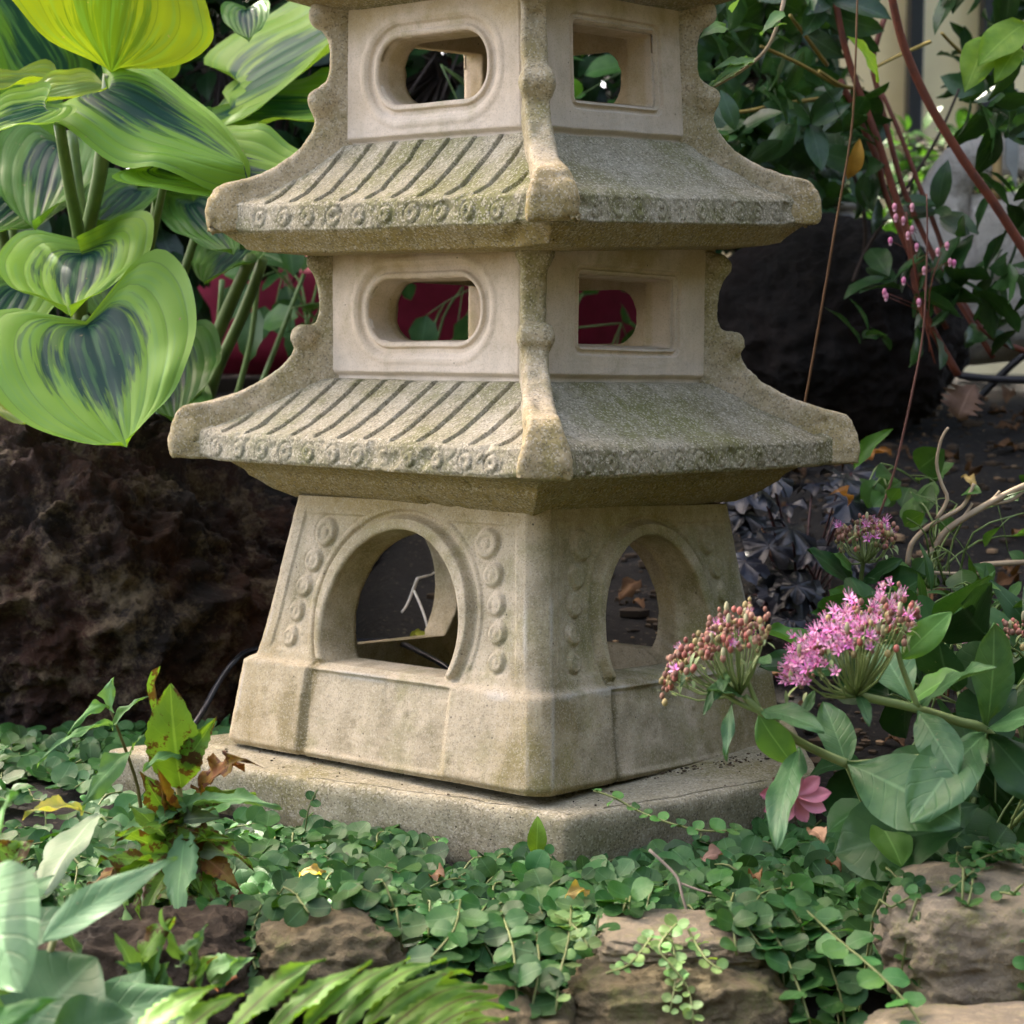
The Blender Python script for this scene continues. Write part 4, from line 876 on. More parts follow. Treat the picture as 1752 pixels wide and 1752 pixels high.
# ------------------------------------------------------------------ sedums
SED = leafmat('sedum_leaf', (.070, .158, .055), (.040, .108, .034), .40, .16, bump=.35, veins=.12, spec=.35)
SEDD = leafmat('sedum_leaf_dark', (.018, .060, .016), (.030, .080, .022), .4, .22, bump=.15)
SEDB = leafmat('sedum_leaf_bright', (.12, .27, .06), (.09, .22, .05), .42, .35, bump=.15)
SSTEM = plain('sedum_stem', (.20, .27, .09), .5, sc=20)
PINK = plain('pink_petal', (.64, .27, .45), .55, vcol=True); BUD = plain('sedum_bud', (.34, .18, .12), .6, vcol=True)
def head(e, x0, y0, x1, y1, d, n, open_, seed, hub, tilt=0.):
    random.seed(seed); st = M(); pk = M(); bd = M(); c0 = P((x0+x1)/2, (y0+y1)/2, d); sx = (x1-x0)/2*d/F; sz = (y1-y0)/2*d/F
    for i in range(n):
        a = random.random()*2*pi; r = sqrt(random.random()); u = r*cos(a); v = r*sin(a)
        c = c0+Vector((u*sx, v*.045, sz*(.65*sqrt(max(0, 1-r*r))-.35+random.gauss(0, .22)+.25*noise.noise(Vector((u*2.5, v*2.5, seed)))) - tilt*u*sz*1.3 - v*sz*.25))
        if i % 7 == 0: st.tube([hub, hub.lerp(c, .55)+Vector((0, 0, -.008)), c], [.0016, .0009, .0006], 4, sub=2)
        if random.random() < open_(u, v):
            nn = (c-hub).normalized()+Vector((random.gauss(0, .35), random.gauss(-.2, .35), random.gauss(0, .3))); nn.normalize(); q = nn.orthogonal().normalized(); s_ = random.uniform(.0042, .0062); g = random.uniform(.75, 1.5)
            for k in range(5):
                dv = q.copy(); dv.rotate(Matrix.Rotation(2*pi*k/5, 3, nn)); t = c+dv*s_+nn*s_*.55; sd = nn.cross(dv)*s_*.24; md = c.lerp(t, .5)
                pk.add([c, md+sd, t, md-sd], [(0, 1, 2, 3)], None, (g, g*random.uniform(.5, 1.3), g*random.uniform(.85, 1.2)))
            for k in range(6):
                dv = q.copy(); dv.rotate(Matrix.Rotation(2*pi*k/6+.3, 3, nn)); t = c+dv*s_*.55+nn*s_*1.5; pk.tube([c, t], .00022, 3, (1.1, 1.6, 1.3), sub=1)
                pk.ball(t, .0005, (.8, .5, .6), n=4)
            pk.ball(c+nn*.0008, .0011, (.9, .35, .6), n=5)
        else:
            nn = (c-hub).normalized(); g = random.uniform(.5, 1.3); cc = random.choice([(1, 1, 1), (1.3, .8, .9), (1., 1.5, .9), (.8, .7, .7)])
            k = random.uniform(.0013, .0025); bd.ball(c, k, tuple(x*g for x in cc), sc=(1, 1, 1.35), n=6)
            if random.random() < .06: bd.ball(c+UP*.004, .0024, (1.2, 2.2, 1.8), sc=(.8, .8, 2), n=6)
        if random.random() < .18:
            b = c+Vector((0, 0, -.008)); leaf(st, b, b+Vector((random.gauss(0, .006), -.004, random.gauss(-.006, .005))), UP, .0016, 'ell', 2, 4)
    st.build('flower_stalk', SSTEM, e)
    if pk.v: pk.build('flower_head', PINK, e)
    if bd.v: bd.build('bud_cluster', BUD, e)
def sedum(label, base, stems, leaves, heads, group='sedums right of the pagoda'):
    e = empty('sedum', base, label, 'sedum', group)
    for pts, r0, r1 in stems:
        m = M(); k = len(pts)-1; m.tube([P(*p) for p in pts], [r0+(r1-r0)*i/k for i in range(k+1)], 8, sub=5); m.build('stem', SSTEM, e)
    for b, t, w_, mt, nh in leaves:
        m = M(); g = random.uniform(.85, 1.12)
        leaf(m, P(*b), P(*t), nh, w_, 'obov' if w_ > .016 else 'ell', 12, 14, .14, .06, .05, col=(g, g, g)); m.build('leaf', mt, e)
    for h in heads: head(e, *h)
U_ = (0, -.5, .85); Fr = (.1, -.9, .4); D = 1.42
sedum('pink flowering sedum in the right foreground with two wide flower heads', P(1540, 1500, 1.45), [
 ([(1560, 1520, 1.50), (1500, 1420, 1.47), (1450, 1310, 1.42)], .0012, .0012), ([(1450, 1305, D), (1410, 1288, D), (1360, 1262, 1.41), (1305, 1218, 1.40), (1275, 1190, 1.40)], .0038, .0028), ([(1305, 1218, 1.40), (1262, 1200, 1.4), (1225, 1175, 1.4)], .0022, .0016), ([(1300, 1212, 1.4), (1275, 1150, 1.4)], .0022, .0018),
 ([(1800, 1420, 1.5), (1740, 1320, 1.47), (1690, 1250, 1.44), (1640, 1232, 1.43), (1560, 1208, 1.42), (1480, 1190, 1.41), (1450, 1170, 1.41)], .0046, .0030), ([(1572, 1208, 1.42), (1545, 1140, 1.42), (1530, 1080, 1.42)], .0024, .0018), ([(1690, 1250, 1.44), (1600, 1290, 1.44), (1450, 1308, 1.42)], .0030, .0034)],
 [((1303, 1215, 1.40), (1412, 1250, 1.36), .0135, SED, U_), ((1300, 1222, 1.40), (1362, 1310, 1.40), .0140, SEDB, (-.5, -.8, .2)), ((1368, 1275, 1.40), (1330, 1452, 1.33), .0135, SED, (-.5, -.8, .3)), ((1255, 1200, 1.39), (1246, 1303, 1.36), .0048, SED, (-.5, -.8, .2)),
  ((1452, 1306, 1.41), (1645, 1410, 1.33), .034, SED, (-.2, -.75, .7)), ((1690, 1252, 1.43), (1560, 1408, 1.32), .024, SED, (-.3, -.8, .5)), ((1570, 1212, 1.42), (1640, 1325, 1.36), .0165, SED, (-.3, -.8, .5)), ((1688, 1248, 1.44), (1702, 1062, 1.42), .0165, SED, (.1, -.95, .1)), ((1578, 1205, 1.42), (1705, 1138, 1.36), .0125, SED, U_),
  ((1690, 1245, 1.43), (1800, 1225, 1.38), .024, SED, U_), ((1692, 1255, 1.43), (1790, 1370, 1.38), .024, SEDD, Fr), ((1450, 1308, 1.43), (1410, 1200, 1.47), .015, SED, (.1, -.9, .2)), ((1545, 1125, 1.42), (1630, 1045, 1.42), .0120, SEDB, (-.2, -.9, .4)), ((1560, 1200, 1.46), (1500, 1100, 1.5), .02, SED, Fr), ((1560, 1200, 1.46), (1650, 1150, 1.44), .0150, SEDB, U_),
  ((1275, 1195, 1.4), (1210, 1180, 1.36), .008, SED, U_), ((1500, 1395, 1.45), (1545, 1480, 1.4), .0165, SEDB, Fr), ((1250, 1150, 1.4), (1222, 1200, 1.36), .005, SED, U_), ((1232, 1165, 1.4), (1205, 1225, 1.37), .0035, SED, U_), ((1290, 1130, 1.4), (1320, 1135, 1.38), .008, SED, U_), ((1190, 1130, 1.4), (1165, 1175, 1.37), .0035, SED, U_), ((1470, 1185, 1.41), (1490, 1240, 1.38), .005, SED, Fr), ((1395, 1180, 1.41), (1370, 1230, 1.38), .004, SED, Fr)],
 [(1128, 1035, 1320, 1175, 1.40, 300, lambda u, v: .06, 3, P(1268, 1185, 1.4), -.62), (1345, 1000, 1575, 1175, 1.40, 330, lambda u, v: .52-.4*u, 4, P(1465, 1190, 1.41), -.48)])
random.seed(61)
sedum('rosy sedum standing behind, in front of the dark coral bells', P(1480, 1120, 1.9), [([(1480, 1130, 1.9), (1470, 1040, 1.88), (1478, 960, 1.86)], .003, .0022)],
 [((1475, 1020, 1.86), (1380, 940, 1.84), .019, SEDD, U_), ((1478, 1000, 1.86), (1545, 955, 1.84), .014, SEDD, U_), ((1470, 1080, 1.85), (1585, 985, 1.82), .034, SEDD, U_), ((1470, 1080, 1.85), (1420, 1010, 1.8), .026, SEDB, Fr), ((1460, 980, 1.85), (1425, 945, 1.84), .010, SEDB, U_), ((1480, 1010, 1.80), (1540, 1060, 1.74), .020, SEDB, U_), ((1440, 1150, 1.75), (1310, 1080, 1.70), .020, SEDB, U_), ((1450, 1150, 1.75), (1300, 1140, 1.72), .02, SEDD, U_)],
 [(1430, 868, 1535, 958, 1.85, 190, lambda u, v: .12, 8, P(1480, 960, 1.85), 0.)])
sedum('sedum with small budded heads at the right edge', P(1780, 1300, 1.65), [([(1760, 1300, 1.65), (1735, 1180, 1.64), (1725, 1105, 1.63)], .0028, .0018), ([(1700, 1300, 1.65), (1680, 1180, 1.64), (1655, 1100, 1.63)], .0025, .0018)],
 [((1740, 1160, 1.63), (1700, 1210, 1.6), .012, SEDD, Fr), ((1735, 1180, 1.63), (1790, 1120, 1.6), .016, SEDB, U_), ((1680, 1190, 1.63), (1610, 1130, 1.6), .018, SEDD, U_), ((1720, 1350, 1.6), (1780, 1250, 1.55), .03, SEDD, U_)],
 [(1700, 1048, 1760, 1105, 1.62, 80, lambda u, v: .0, 12, P(1728, 1110, 1.62), 0.), (1628, 1065, 1668, 1100, 1.62, 30, lambda u, v: .6, 13, P(1655, 1110, 1.62), 0.)])
random.seed(62)
leafy('sedum', P(1640, 1400, 1.62), 'leafy sedum clump without flowers filling the shade at the right edge', 'sedum', SEDD, 60, (1450, 1080, 1800, 1440), (1.52, 1.75), (.05, .085), .42, 'obov', 'sedums right of the pagoda', stems=8, stem=SSTEM, nu=6, nv=8, up=.1, leafname='foliage')
leafy('sedum', P(1720, 1440, 1.46), 'dark broad leaved sedum above the tan sandstone rock', 'sedum', SEDD, 9, (1650, 1330, 1790, 1440), (1.42, 1.52), (.08, .11), .36, 'obov', 'sedums right of the pagoda', stems=3, stem=SSTEM, nu=8, nv=10, leafname='foliage')
random.seed(63)
leafy('low_weed', P(1600, 1000, 1.95), 'small round leaved green weeds among dry branches', 'weed', MG_, 34, (1500, 830, 1790, 1060), (1.85, 2.1), (.018, .034), .5, 'obov', None, stems=12, stem=STALK, stemr=.001)
leafy('low_weed', P(1490, 830, 2.15), 'single upright green blade with smaller dark leaves right of the lower roof', 'weed', MG_, 12, (1470, 800, 1600, 860), (2.1, 2.2), (.03, .05), .4, 'ell', None, stems=3, stem=STALK, stemr=.001)
m = M(); leaf(m, P(1462, 800, 2.15), P(1528, 732, 2.1), (-.4, -.8, .5), .011, 'ell', 6, 10, .3, .1, .04, col=(1.6, 1.7, 1.2)); m.build('blade', MG_, bpy.data.objects['low_weed.001'])
leafy('low_weed', P(1690, 1060, 1.85), 'thin grassy weed with narrow blades at the right edge', 'weed', MG_, 70, (1540, 1000, 1752, 1130), (1.7, 1.95), (.03, .055), .12, 'lance', None, stems=10, stem=STALK, stemr=.0009)
m = M(); leaf(m, P(1790, 1110, 1.7), P(1690, 985, 1.72), (-.3, -.8, .5), .014, 'lance', 6, 10, .1, .12, .03); leaf(m, P(1790, 1100, 1.66), P(1752, 1000, 1.7), (-.3, -.8, .5), .012, 'lance', 6, 10, .1, .12, .03)
tag(m.build('strap_leaves', SEDD), 'two dark strap shaped leaves entering at the right edge', 'plant')

# pink rosette flower beside the slab
e = empty('pink_flower', P(1355, 1360, 1.52), 'pink flower with spoon shaped petals lying beside the right end of slab', 'flower')
c = P(1362, 1362, 1.44); pm = plain('rose_petal', (.50, .15, .24), .5, sc=40, c2=(.60, .26, .33))
for k in range(9):
    a = k*2*pi/9+.2; m = M(); c = P(1362, 1362, 1.40); d = Vector((cos(a), -.25*sin(a)-.1, sin(a)*.8)); leaf(m, c, c+d*.028, (0, -.9, .4), .0062, 'obov', 6, 8, .3, -.12, .04); m.build('petal', pm, e)
m = M(); m.ball(c, .003, n=8); m.build('flower_centre', pm, e)

# ------------------------------------------------------------------ creeping ground cover
JEN = leafmat('jenny_leaf', (.024, .088, .020), (.046, .128, .030), .45, .22, veins=.10, spec=.26)
JSTEM = plain('jenny_stem', (.14, .17, .05), .6)
SLABTOP = [G(979, 1398, .044), G(1405, 1322, .044), G(1350, 1215, .044), G(700, 1208, .044), G(184, 1284, .044)]
def in_slab(x, y, mrg=0):
    for i in range(5):
        a = SLABTOP[i]; b = SLABTOP[(i+1) % 5]
        if ((b.x-a.x)*(y-a.y)-(b.y-a.y)*(x-a.x))/hypot(b.x-a.x, b.y-a.y) < -mrg: return False
    return True
BUMP = []
for rk, rr, sc in (((1752, 1608, 1.36), (.120, .075, .058), 1.), ((1165, 1612, 1.335), (.072, .05, .0165), 1), ((1160, 1735, 1.30), (.088, .06, .046), 1), ((560, 1640, 1.36), (.062, .05, .036), 1), ((250, 1700, 1.33), (.085, .06, .062), 1), ((880, 1790, 1.27), (.055, .05, .045), 1)):
    BUMP.append((P(*rk), Vector(rr)))
def sz(x, y):
    z = gz(x, y)
    for c, r in BUMP:
        q = ((x-c.x)/r.x)**2+((y-c.y)/r.y)**2
        if q < 1: z = max(z, c.z+r.z*1.02*(1-q)**.35*.95)
    return z
def jleaf(m, c, d, s_, g, up=None):
    nn = (up or Vector((random.gauss(0, .40), random.gauss(-.42, .38), 1))).normalized()
    leaf(m, c, c+d*s_, nn, s_*.47, 'round', 4, 8, .12, -.06 if random.random() < .6 else .08, .05, col=g)
def strand(m, ms, pts, s0, s1, sp, g0=1., jit=.3):
    """a creeping stem with leaves in opposite pairs"""
    pts = [Vector(p) for p in pts]; ms.tube(pts, .0010, 4, sub=3); acc = 0; k = 0; L_ = sum((b-a).length for a, b in zip(pts[:-1], pts[1:])); run = 0
    for a, b in zip(pts[:-1], pts[1:]):
        l = (b-a).length; d = (b-a)/max(l, 1e-6)
        while acc < l:
            c = a+d*acc; t = (run+acc)/L_; s_ = (s0+(s1-s0)*t)*random.uniform(.65, 1.15); sd = d.cross(UP+CAM*.3)
            sd = sd.normalized() if sd.length > .01 else RT; rot = (k % 2)*.9
            for sg in (-1, 1):
                v = (sd*sg+UP*random.gauss(.15, jit)+d*random.gauss(.2, .25)+CAM*random.gauss(.1, .2)); v.normalize(); g = g0*random.uniform(.6, 1.35)
                jleaf(m, c, v, s_, (g*random.uniform(.85, 1.25), g, g*random.uniform(.8, 1.15)))
            k += 1; acc += sp*random.uniform(.8, 1.2)
        acc -= l; run += l
m = M(); ms = M(); random.seed(77)
def patch(n, xr, yr, s_, test=None, g=1., layers=(.003, .018)):
    k = 0; tries = 0
    while k < n and tries < n*6:
        tries += 1; x = random.uniform(*xr); y = random.uniform(*yr)
        if in_slab(x, y, .006) or (test and not test(x, y)): continue
        hd = random.random()*2*pi; pts = []; step = .018
        for i in range(random.randint(3, 6)):
            if in_slab(x, y, 0): break
            pts.append(Vector((x, y, sz(x, y)+random.uniform(*layers)))); x += cos(hd)*step; y += sin(hd)*step; hd += random.gauss(0, .35)
        if len(pts) > 1: strand(m, ms, pts, s_, s_*.65, .0145, g*random.choice([.8, .9, 1., 1., 1.15, 1.35])); k += 1
patch(225, (-.26, .30), (1.385, 1.68), .0265, lambda x, y: y < 1.70)
patch(22, (-.22, .22), (1.36, 1.42), .0255, lambda x, y: fbm(Vector((x*9, 1, 2)), 2) > -.2)
patch(180, (-.66, -.12), (1.5, 2.06), .0255)
patch(60, (-.62, -.30), (1.40, 1.6), .024)
patch(46, (.18, .50), (1.40, 1.60), .0215)
patch(36, (.26, .50), (1.22, 1.34), .0115, g=1.1)
patch(60, (-.5, .35), (1.40, 1.75), .0115, g=1.3, layers=(.012, .03))
jp = tag(m.build('creeping_jenny', JEN), 'low mat of small round leaves creeping round the slab and over the stones', 'ground cover', kind='stuff'); 
tag(ms.build('creeping_stems', JSTEM), 'thin creeping stems running under the small round leaves', 'ground cover', kind='stuff')
def trail(label, px, s0, s1, sp, mat=JEN, g=1.15, seed=1, mesh2=None):
    random.seed(seed); e = empty('creeping_jenny_trail', P(*px[0][0]), label, 'creeping plant', 'long trailing shoots of the ground cover'); m = M(); ms = M()
    for pts in px: strand(m, ms, [P(*p) for p in pts], s0, s1, sp, g)
    m.build('foliage', mat, e); ms.build('stem', JSTEM, e)
JB = leafmat('jenny_leaf_young', (.13, .25, .075), (.17, .30, .10), .45, .3, veins=.1)
trail('long shoot hanging right of the centre over stones, down to the right corner', [[(1370, 1545, 1.34), (1430, 1600, 1.30), (1490, 1650, 1.26), (1550, 1710, 1.23), (1590, 1770, 1.21)]], .021, .016, .024, JEN, 1.3, 3)
trail('shoot climbing over the front right edge of the slab', [[(1262, 1420, 1.44), (1200, 1420, 1.45), (1140, 1405, 1.46), (1090, 1385, 1.48), (1055, 1365, 1.49), (1018, 1352, 1.50)]], .016, .009, .016, JEN, 1.3, 4)
trail('short shoot leaning up on the front left face of the slab', [[(512, 1460, 1.63), (524, 1420, 1.62), (530, 1385, 1.62), (545, 1352, 1.62)]], .016, .012, .014, JEN, .9, 5)
trail('pale young shoots hanging over the flat pale stone', [[(1160, 1580, 1.30), (1130, 1620, 1.27), (1150, 1650, 1.26), (1180, 1690, 1.25), (1190, 1752, 1.23)], [(1180, 1590, 1.3), (1210, 1640, 1.27), (1240, 1660, 1.26)], [(1120, 1600, 1.29), (1080, 1650, 1.26), (1040, 1665, 1.25)], [(1150, 1600, 1.29), (1160, 1660, 1.26), (1150, 1730, 1.24)]], .0095, .0075, .0085, JB, .95, 6)
trail('yellowish shoots hanging left of the brown stone', [[(980, 1550, 1.33), (975, 1610, 1.29), (960, 1670, 1.26), (955, 1730, 1.24)], [(960, 1560, 1.33), (990, 1590, 1.30), (1010, 1620, 1.28)]], .015, .011, .013, JB, .85, 7)
trail('big leaved shoots hanging between the fern and the brown stone', [[(860, 1560, 1.34), (880, 1620, 1.29), (885, 1680, 1.26), (890, 1740, 1.24)], [(790, 1540, 1.34), (780, 1590, 1.30), (740, 1640, 1.28)], [(920, 1600, 1.31), (925, 1660, 1.27), (905, 1760, 1.24)]], .023, .020, .019, JEN, .95, 8)
trail('dark shoots hanging in the gap between both sandstones', [[(1300, 1560, 1.33), (1340, 1620, 1.30), (1370, 1690, 1.27), (1390, 1752, 1.25)], [(1260, 1550, 1.34), (1290, 1600, 1.3), (1330, 1650, 1.29)], [(1400, 1560, 1.33), (1420, 1640, 1.30), (1440, 1700, 1.28), (1450, 1760, 1.27)], [(1350, 1540, 1.34), (1380, 1600, 1.32), (1400, 1680, 1.29)]], .024, .019, .018, JEN, .8, 9)
trail('shoots hanging left of the fern over the dark stone', [[(400, 1540, 1.4), (410, 1590, 1.36), (400, 1640, 1.33), (420, 1700, 1.3)], [(450, 1550, 1.38), (430, 1610, 1.35), (440, 1660, 1.32)], [(370, 1580, 1.38), (385, 1640, 1.34), (390, 1690, 1.32)]], .022, .018, .018, JEN, .75, 10)

# ------------------------------------------------------------------ plants of the left foreground
SPOT = leafmat('spotted_weed_leaf', (.13, .25, .035), (.10, .21, .03), .42, .4, 'spotted', veins=.25)
WEED = leafmat('weed_leaf', (.11, .23, .08), (.09, .19, .07), .5, .3, veins=.2)
PALEL = leafmat('pale_weed_leaf', (.27, .34, .22), (.21, .30, .18), .5, .3, veins=.15)
BROWNL = leafmat('brown_weed_leaf', (.16, .055, .015), (.22, .17, .03), .55, .3, 'spotted', veins=.3)
random.seed(91)
e = empty('tall_weed', P(320, 1600, 1.45), 'ragged serrated weed with brown blotched yellow green leaves left of the slab', 'weed')
def wl(b, t, w_, mat, nh, **k):
    m = M(); kw = dict(kind='lance', nu=8, nv=22, fold=.18, droop=.06, wave=.07, serr=.16, col=(1, 1, 1)); kw.update(k)
    leaf(m, P(*b), P(*t), nh, w_, **kw); m.build('leaf', mat, e)
m = M(); m.tube([P(330, 1640, 1.45), P(322, 1520, 1.46), P(316, 1420, 1.47), P(305, 1330, 1.48), P(300, 1280, 1.48)], [.0035, .0034, .003, .0026, .002], 7); m.build('stem', plain('weed_stem', (.22, .22, .06), .5, c2=(.12, .06, .03)), e)
wl((312, 1350, 1.47), (293, 1172, 1.44), .0240, SPOT, (.0, -.95, .3), kind='ell', wave=.04, serr=.07)
wl((300, 1340, 1.48), (268, 1145, 1.46), .0090, SPOT, (-.6, -.8, .2))
wl((318, 1310, 1.46), (372, 1228, 1.44), .0120, SPOT, (.2, -.9, .4))
wl((345, 1350, 1.46), (425, 1300, 1.42), .0190, BROWNL, (.1, -.7, .7), wave=.25, serr=.4)
wl((320, 1380, 1.45), (480, 1378, 1.38), .0095, WEED, (0, -.6, .8), kind='lance')
wl((322, 1418, 1.45), (436, 1488, 1.38), .0085, SPOT, (.2, -.7, .7))
wl((318, 1412, 1.45), (200, 1440, 1.36), .0080, SPOT, (-.1, -.6, .8))
wl((322, 1420, 1.44), (308, 1618, 1.34), .0150, WEED, (-.1, -.97, .1), col=(1.3, 1.25, 1.6))
wl((322, 1600, 1.36), (300, 1702, 1.31), .0170, PALEL, (-.3, -.9, .5), wave=.15)  # pale leaf colour stands in for a patch of sunlight
wl((175, 1400, 1.40), (78, 1532, 1.28), .0220, PALEL, (-.35, -.75, .6), kind='ell', serr=.03)
wl((300, 1400, 1.45), (250, 1330, 1.42), .0140, SPOT, (-.4, -.9, .2))
wl((290, 1460, 1.42), (150, 1545, 1.34), .0130, SPOT, (-.1, -.7, .7))
wl((265, 1480, 1.40), (170, 1475, 1.35), .0130, SPOT, (-.3, -.7, .7))
wl((240, 1530, 1.36), (282, 1722, 1.27), .0110, SPOT, (-.4, -.9, .1))
wl((228, 1510, 1.36), (216, 1712, 1.28), .0055, WEED, (-.8, -.5, .2), col=(1.6, 1.4, 1.2))
wl((330, 1450, 1.44), (412, 1520, 1.40), .0150, BROWNL, (.1, -.8, .5))
wl((320, 1470, 1.43), (385, 1560, 1.40), .0120, SPOT, (.1, -.8, .5))
wl((310, 1440, 1.43), (345, 1530, 1.40), .0140, SPOT, (-.1, -.9, .3), col=(.7, .7, .7))
wl((300, 1480, 1.42), (240, 1590, 1.36), .0120, SPOT, (-.3, -.9, .2), col=(.75, .75, .75))
wl((145, 1392, 1.42), (45, 1392, 1.36), .0075, leafmat('dying_leaf', (.42, .36, .15), (.20, .28, .08), .5, .4), (0, -.5, .9), kind='ell')
for k in range(40):
    bx, by = random.uniform(215, 355), random.uniform(1370, 1560); a = random.uniform(-2.8, .4) if k % 3 else random.uniform(.3, 2.8); l = random.uniform(70, 150)
    wl((bx, by, 1.46), (bx+cos(a)*l, by-sin(a)*l*.75, 1.46+random.uniform(-.08, .02)), random.uniform(.007, .014), random.choice([SPOT, SPOT, WEED, WEED, PALEL, BROWNL]), (random.gauss(-.2, .4), -.7, .7), col=(random.uniform(.6, 1.1),)*3, nv=14, nu=6)
for k in range(16):
    bx, by = random.uniform(120, 400), random.uniform(1640, 1770); a = random.uniform(.2, 2.9); l = random.uniform(60, 120)
    wl((bx, by, 1.22), (bx+cos(a)*l, by-sin(a)*l, 1.20), random.uniform(.008, .014), random.choice([SPOT, WEED, WEED]), (random.gauss(-.2, .4), -.7, .7), col=(random.uniform(.6, 1.15),)*3, nv=14, nu=6)
e2 = e; e = empty('slender_weed', P(240, 1400, 1.5), 'slender weed with long pointed pale green leaves against the boulder', 'weed')
m = M(); m.tube([P(246, 1420, 1.5), P(238, 1350, 1.5), P(215, 1280, 1.49), P(190, 1215, 1.48)], [.002, .0017, .0014, .001], 6); m.build('stem', plain('slender_stem', (.12, .10, .03), .5), e)
wl((188, 1214, 1.48), (197, 1160, 1.45), .0105, WEED, (-.2, -.9, .3), kind='tri', nv=10, serr=0, col=(1.4, 1.4, 1.7)); wl((190, 1212, 1.48), (113, 1265, 1.42), .0045, WEED, (0, -.5, .8), serr=0, droop=.16, col=(1.3, 1.3, 1.2))
wl((200, 1243, 1.48), (254, 1192, 1.45), .0070, WEED, (0, -.6, .8), serr=0, kind='tri', nv=10); wl((195, 1245, 1.48), (66, 1308, 1.40), .0055, WEED, (0, -.5, .8), serr=0, droop=.12, col=(1.25, 1.25, 1.4))
wl((226, 1285, 1.48), (142, 1378, 1.40), .0095, WEED, (-.1, -.6, .8), serr=0, droop=.04); wl((312, 1292, 1.46), (246, 1320, 1.42), .0085, WEED, (0, -.5, .8), serr=0, droop=.1)
wl((228, 1285, 1.48), (250, 1258, 1.46), .003, WEED, (0, -.5, .8), serr=0)
e = empty('foreground_plant', P(20, 1800, 1.08), 'out of focus broad leaved plant at the lower left corner', 'plant')
BL = leafmat('soft_green_leaf', (.11, .22, .10), (.08, .17, .08), .5, .25, veins=.25, bump=.6); BD = leafmat('deep_green_leaf', (.035, .09, .035), (.045, .11, .045), .45, .2, veins=.12)
wl((-30, 1490, 1.05), (40, 1700, .97), .0310, BL, (-.1, -.9, .45), kind='ell', serr=0, wave=.02)
wl((75, 1612, 1.10), (306, 1468, 1.14), .0140, BL, (-.2, -.8, .6), kind='lance', serr=0, wave=.02, col=(.85, .9, .95))
wl((20, 1810, 1.08), (168, 1640, 1.12), .0420, BD, (-.2, -.8, .6), kind='ell', serr=0, wave=.02)
wl((90, 1800, 1.06), (235, 1740, 1.08), .0230, BD, (-.2, -.8, .6), kind='ell', serr=0)
wl((-20, 1520, 1.0), (25, 1352, 1.06), .0085, BL, (-.5, -.8, .2), serr=0, col=(.9, 1.2, .6))
wl((-20, 1760, 1.0), (110, 1710, .98), .0080, BL, (-.2, -.8, .6), serr=0, col=(.9, 1.3, .6))
wl((-20, 1700, 1.1), (60, 1730, 1.1), .018, SPOT, (-.2, -.8, .6), serr=.1)
m = M(); m.tube([P(98, 1600, 1.12), P(82, 1650, 1.12), P(62, 1700, 1.13)], .0022, 7); m.build('stalk', plain('pale_stalk', (.40, .42, .20), .5), e)
wl((15, 1480, 1.3), (60, 1440, 1.3), .012, SPOT, (-.2, -.8, .6), serr=.1); wl((40, 1480, 1.3), (-20, 1440, 1.3), .012, SPOT, (-.2, -.8, .6), serr=.1)

for (b, t, w_, mt) in (((60, 1790, 1.12), (330, 1700, 1.16), .020, BD), ((-20, 1640, 1.16), (130, 1560, 1.2), .016, BD), ((150, 1800, 1.15), (250, 1660, 1.2), .016, BL), ((-30, 1600, 1.2), (95, 1500, 1.25), .012, BL), ((230, 1800, 1.16), (330, 1690, 1.19), .014, BD)):
    wl(b, t, w_, mt, (-.2, -.75, .65), kind='ell', serr=0, wave=.03)
# fern frond along the lower edge
FERN = leafmat('fern_leaf', (.14, .27, .045), (.085, .19, .035), .5, .35, 'fern', veins=.1)
e = empty('fern', P(600, 1830, 1.12), 'light green fern fronds with brown midribs along the lower edge', 'fern')
m = M(); m.tube([P(210, 1880, 1.02), P(400, 1850, 1.04), P(600, 1822, 1.07), P(740, 1800, 1.10), P(850, 1815, 1.12)], [.002, .002, .0018, .0015, .001], 6); m.build('midrib', plain('fern_rib', (.06, .03, .02), .6), e)
rib = [(215, 1800), (262, 1830), (385, 1780), (455, 1780), (515, 1778), (572, 1775), (615, 1778), (648, 1785), (680, 1795), (705, 1800), (728, 1805)]
rib_ = [(255, 1872), (310, 1862), (365, 1850), (420, 1840), (475, 1830), (530, 1822), (580, 1812), (625, 1806), (668, 1800), (708, 1798), (745, 1798)]
random.seed(14)
tips_ = [(384, 1688), (420, 1700), (560, 1640), (640, 1650), (705, 1640), (768, 1646), (812, 1664), (838, 1686), (856, 1704), (866, 1726), (872, 1748)]
for i, ((x, y), (tx, ty)) in enumerate(zip(rib, tips_)):
    d = 1.03+.009*i; m = M(); leaf(m, P(x, y, d), P(tx, ty, d+.05), (-.35, -.65, .75), .0105 if i > 1 else .012, 'lance', 8, 26, .1, .10 if i < 5 else .17, .05, .22, (1, 1, 1)); m.build('pinna', FERN, e)
m = M(); random.seed(57)
for i in range(150):
    x = random.uniform(-.05, 1.1); y = random.uniform(1.95, 3.3); c0 = Vector((x, y, gz(x, y)+.006)); a = random.random()*6; l = random.uniform(.012, .045); g = random.uniform(.4, 1.5)
    leaf(m, c0, c0+Vector((cos(a), sin(a), random.gauss(.1, .25)))*l, (random.gauss(0, .3), -.3, .9), l*.28, 'ell', 4, 6, .4, .15, .25, col=(g, g*.9, g*.8))
tag(m.build('leaf_litter', leafmat('bed_litter', (.15, .085, .04), (.08, .045, .022), .75, .1)), 'brown leaf litter strewn over the soil bank', 'leaf litter', kind='stuff')
DEADM = [leafmat('yellow_litter', (.36, .30, .06), (.28, .18, .06), .6, .3), leafmat('brown_litter', (.20, .11, .05), (.12, .07, .04), .7, .15)]
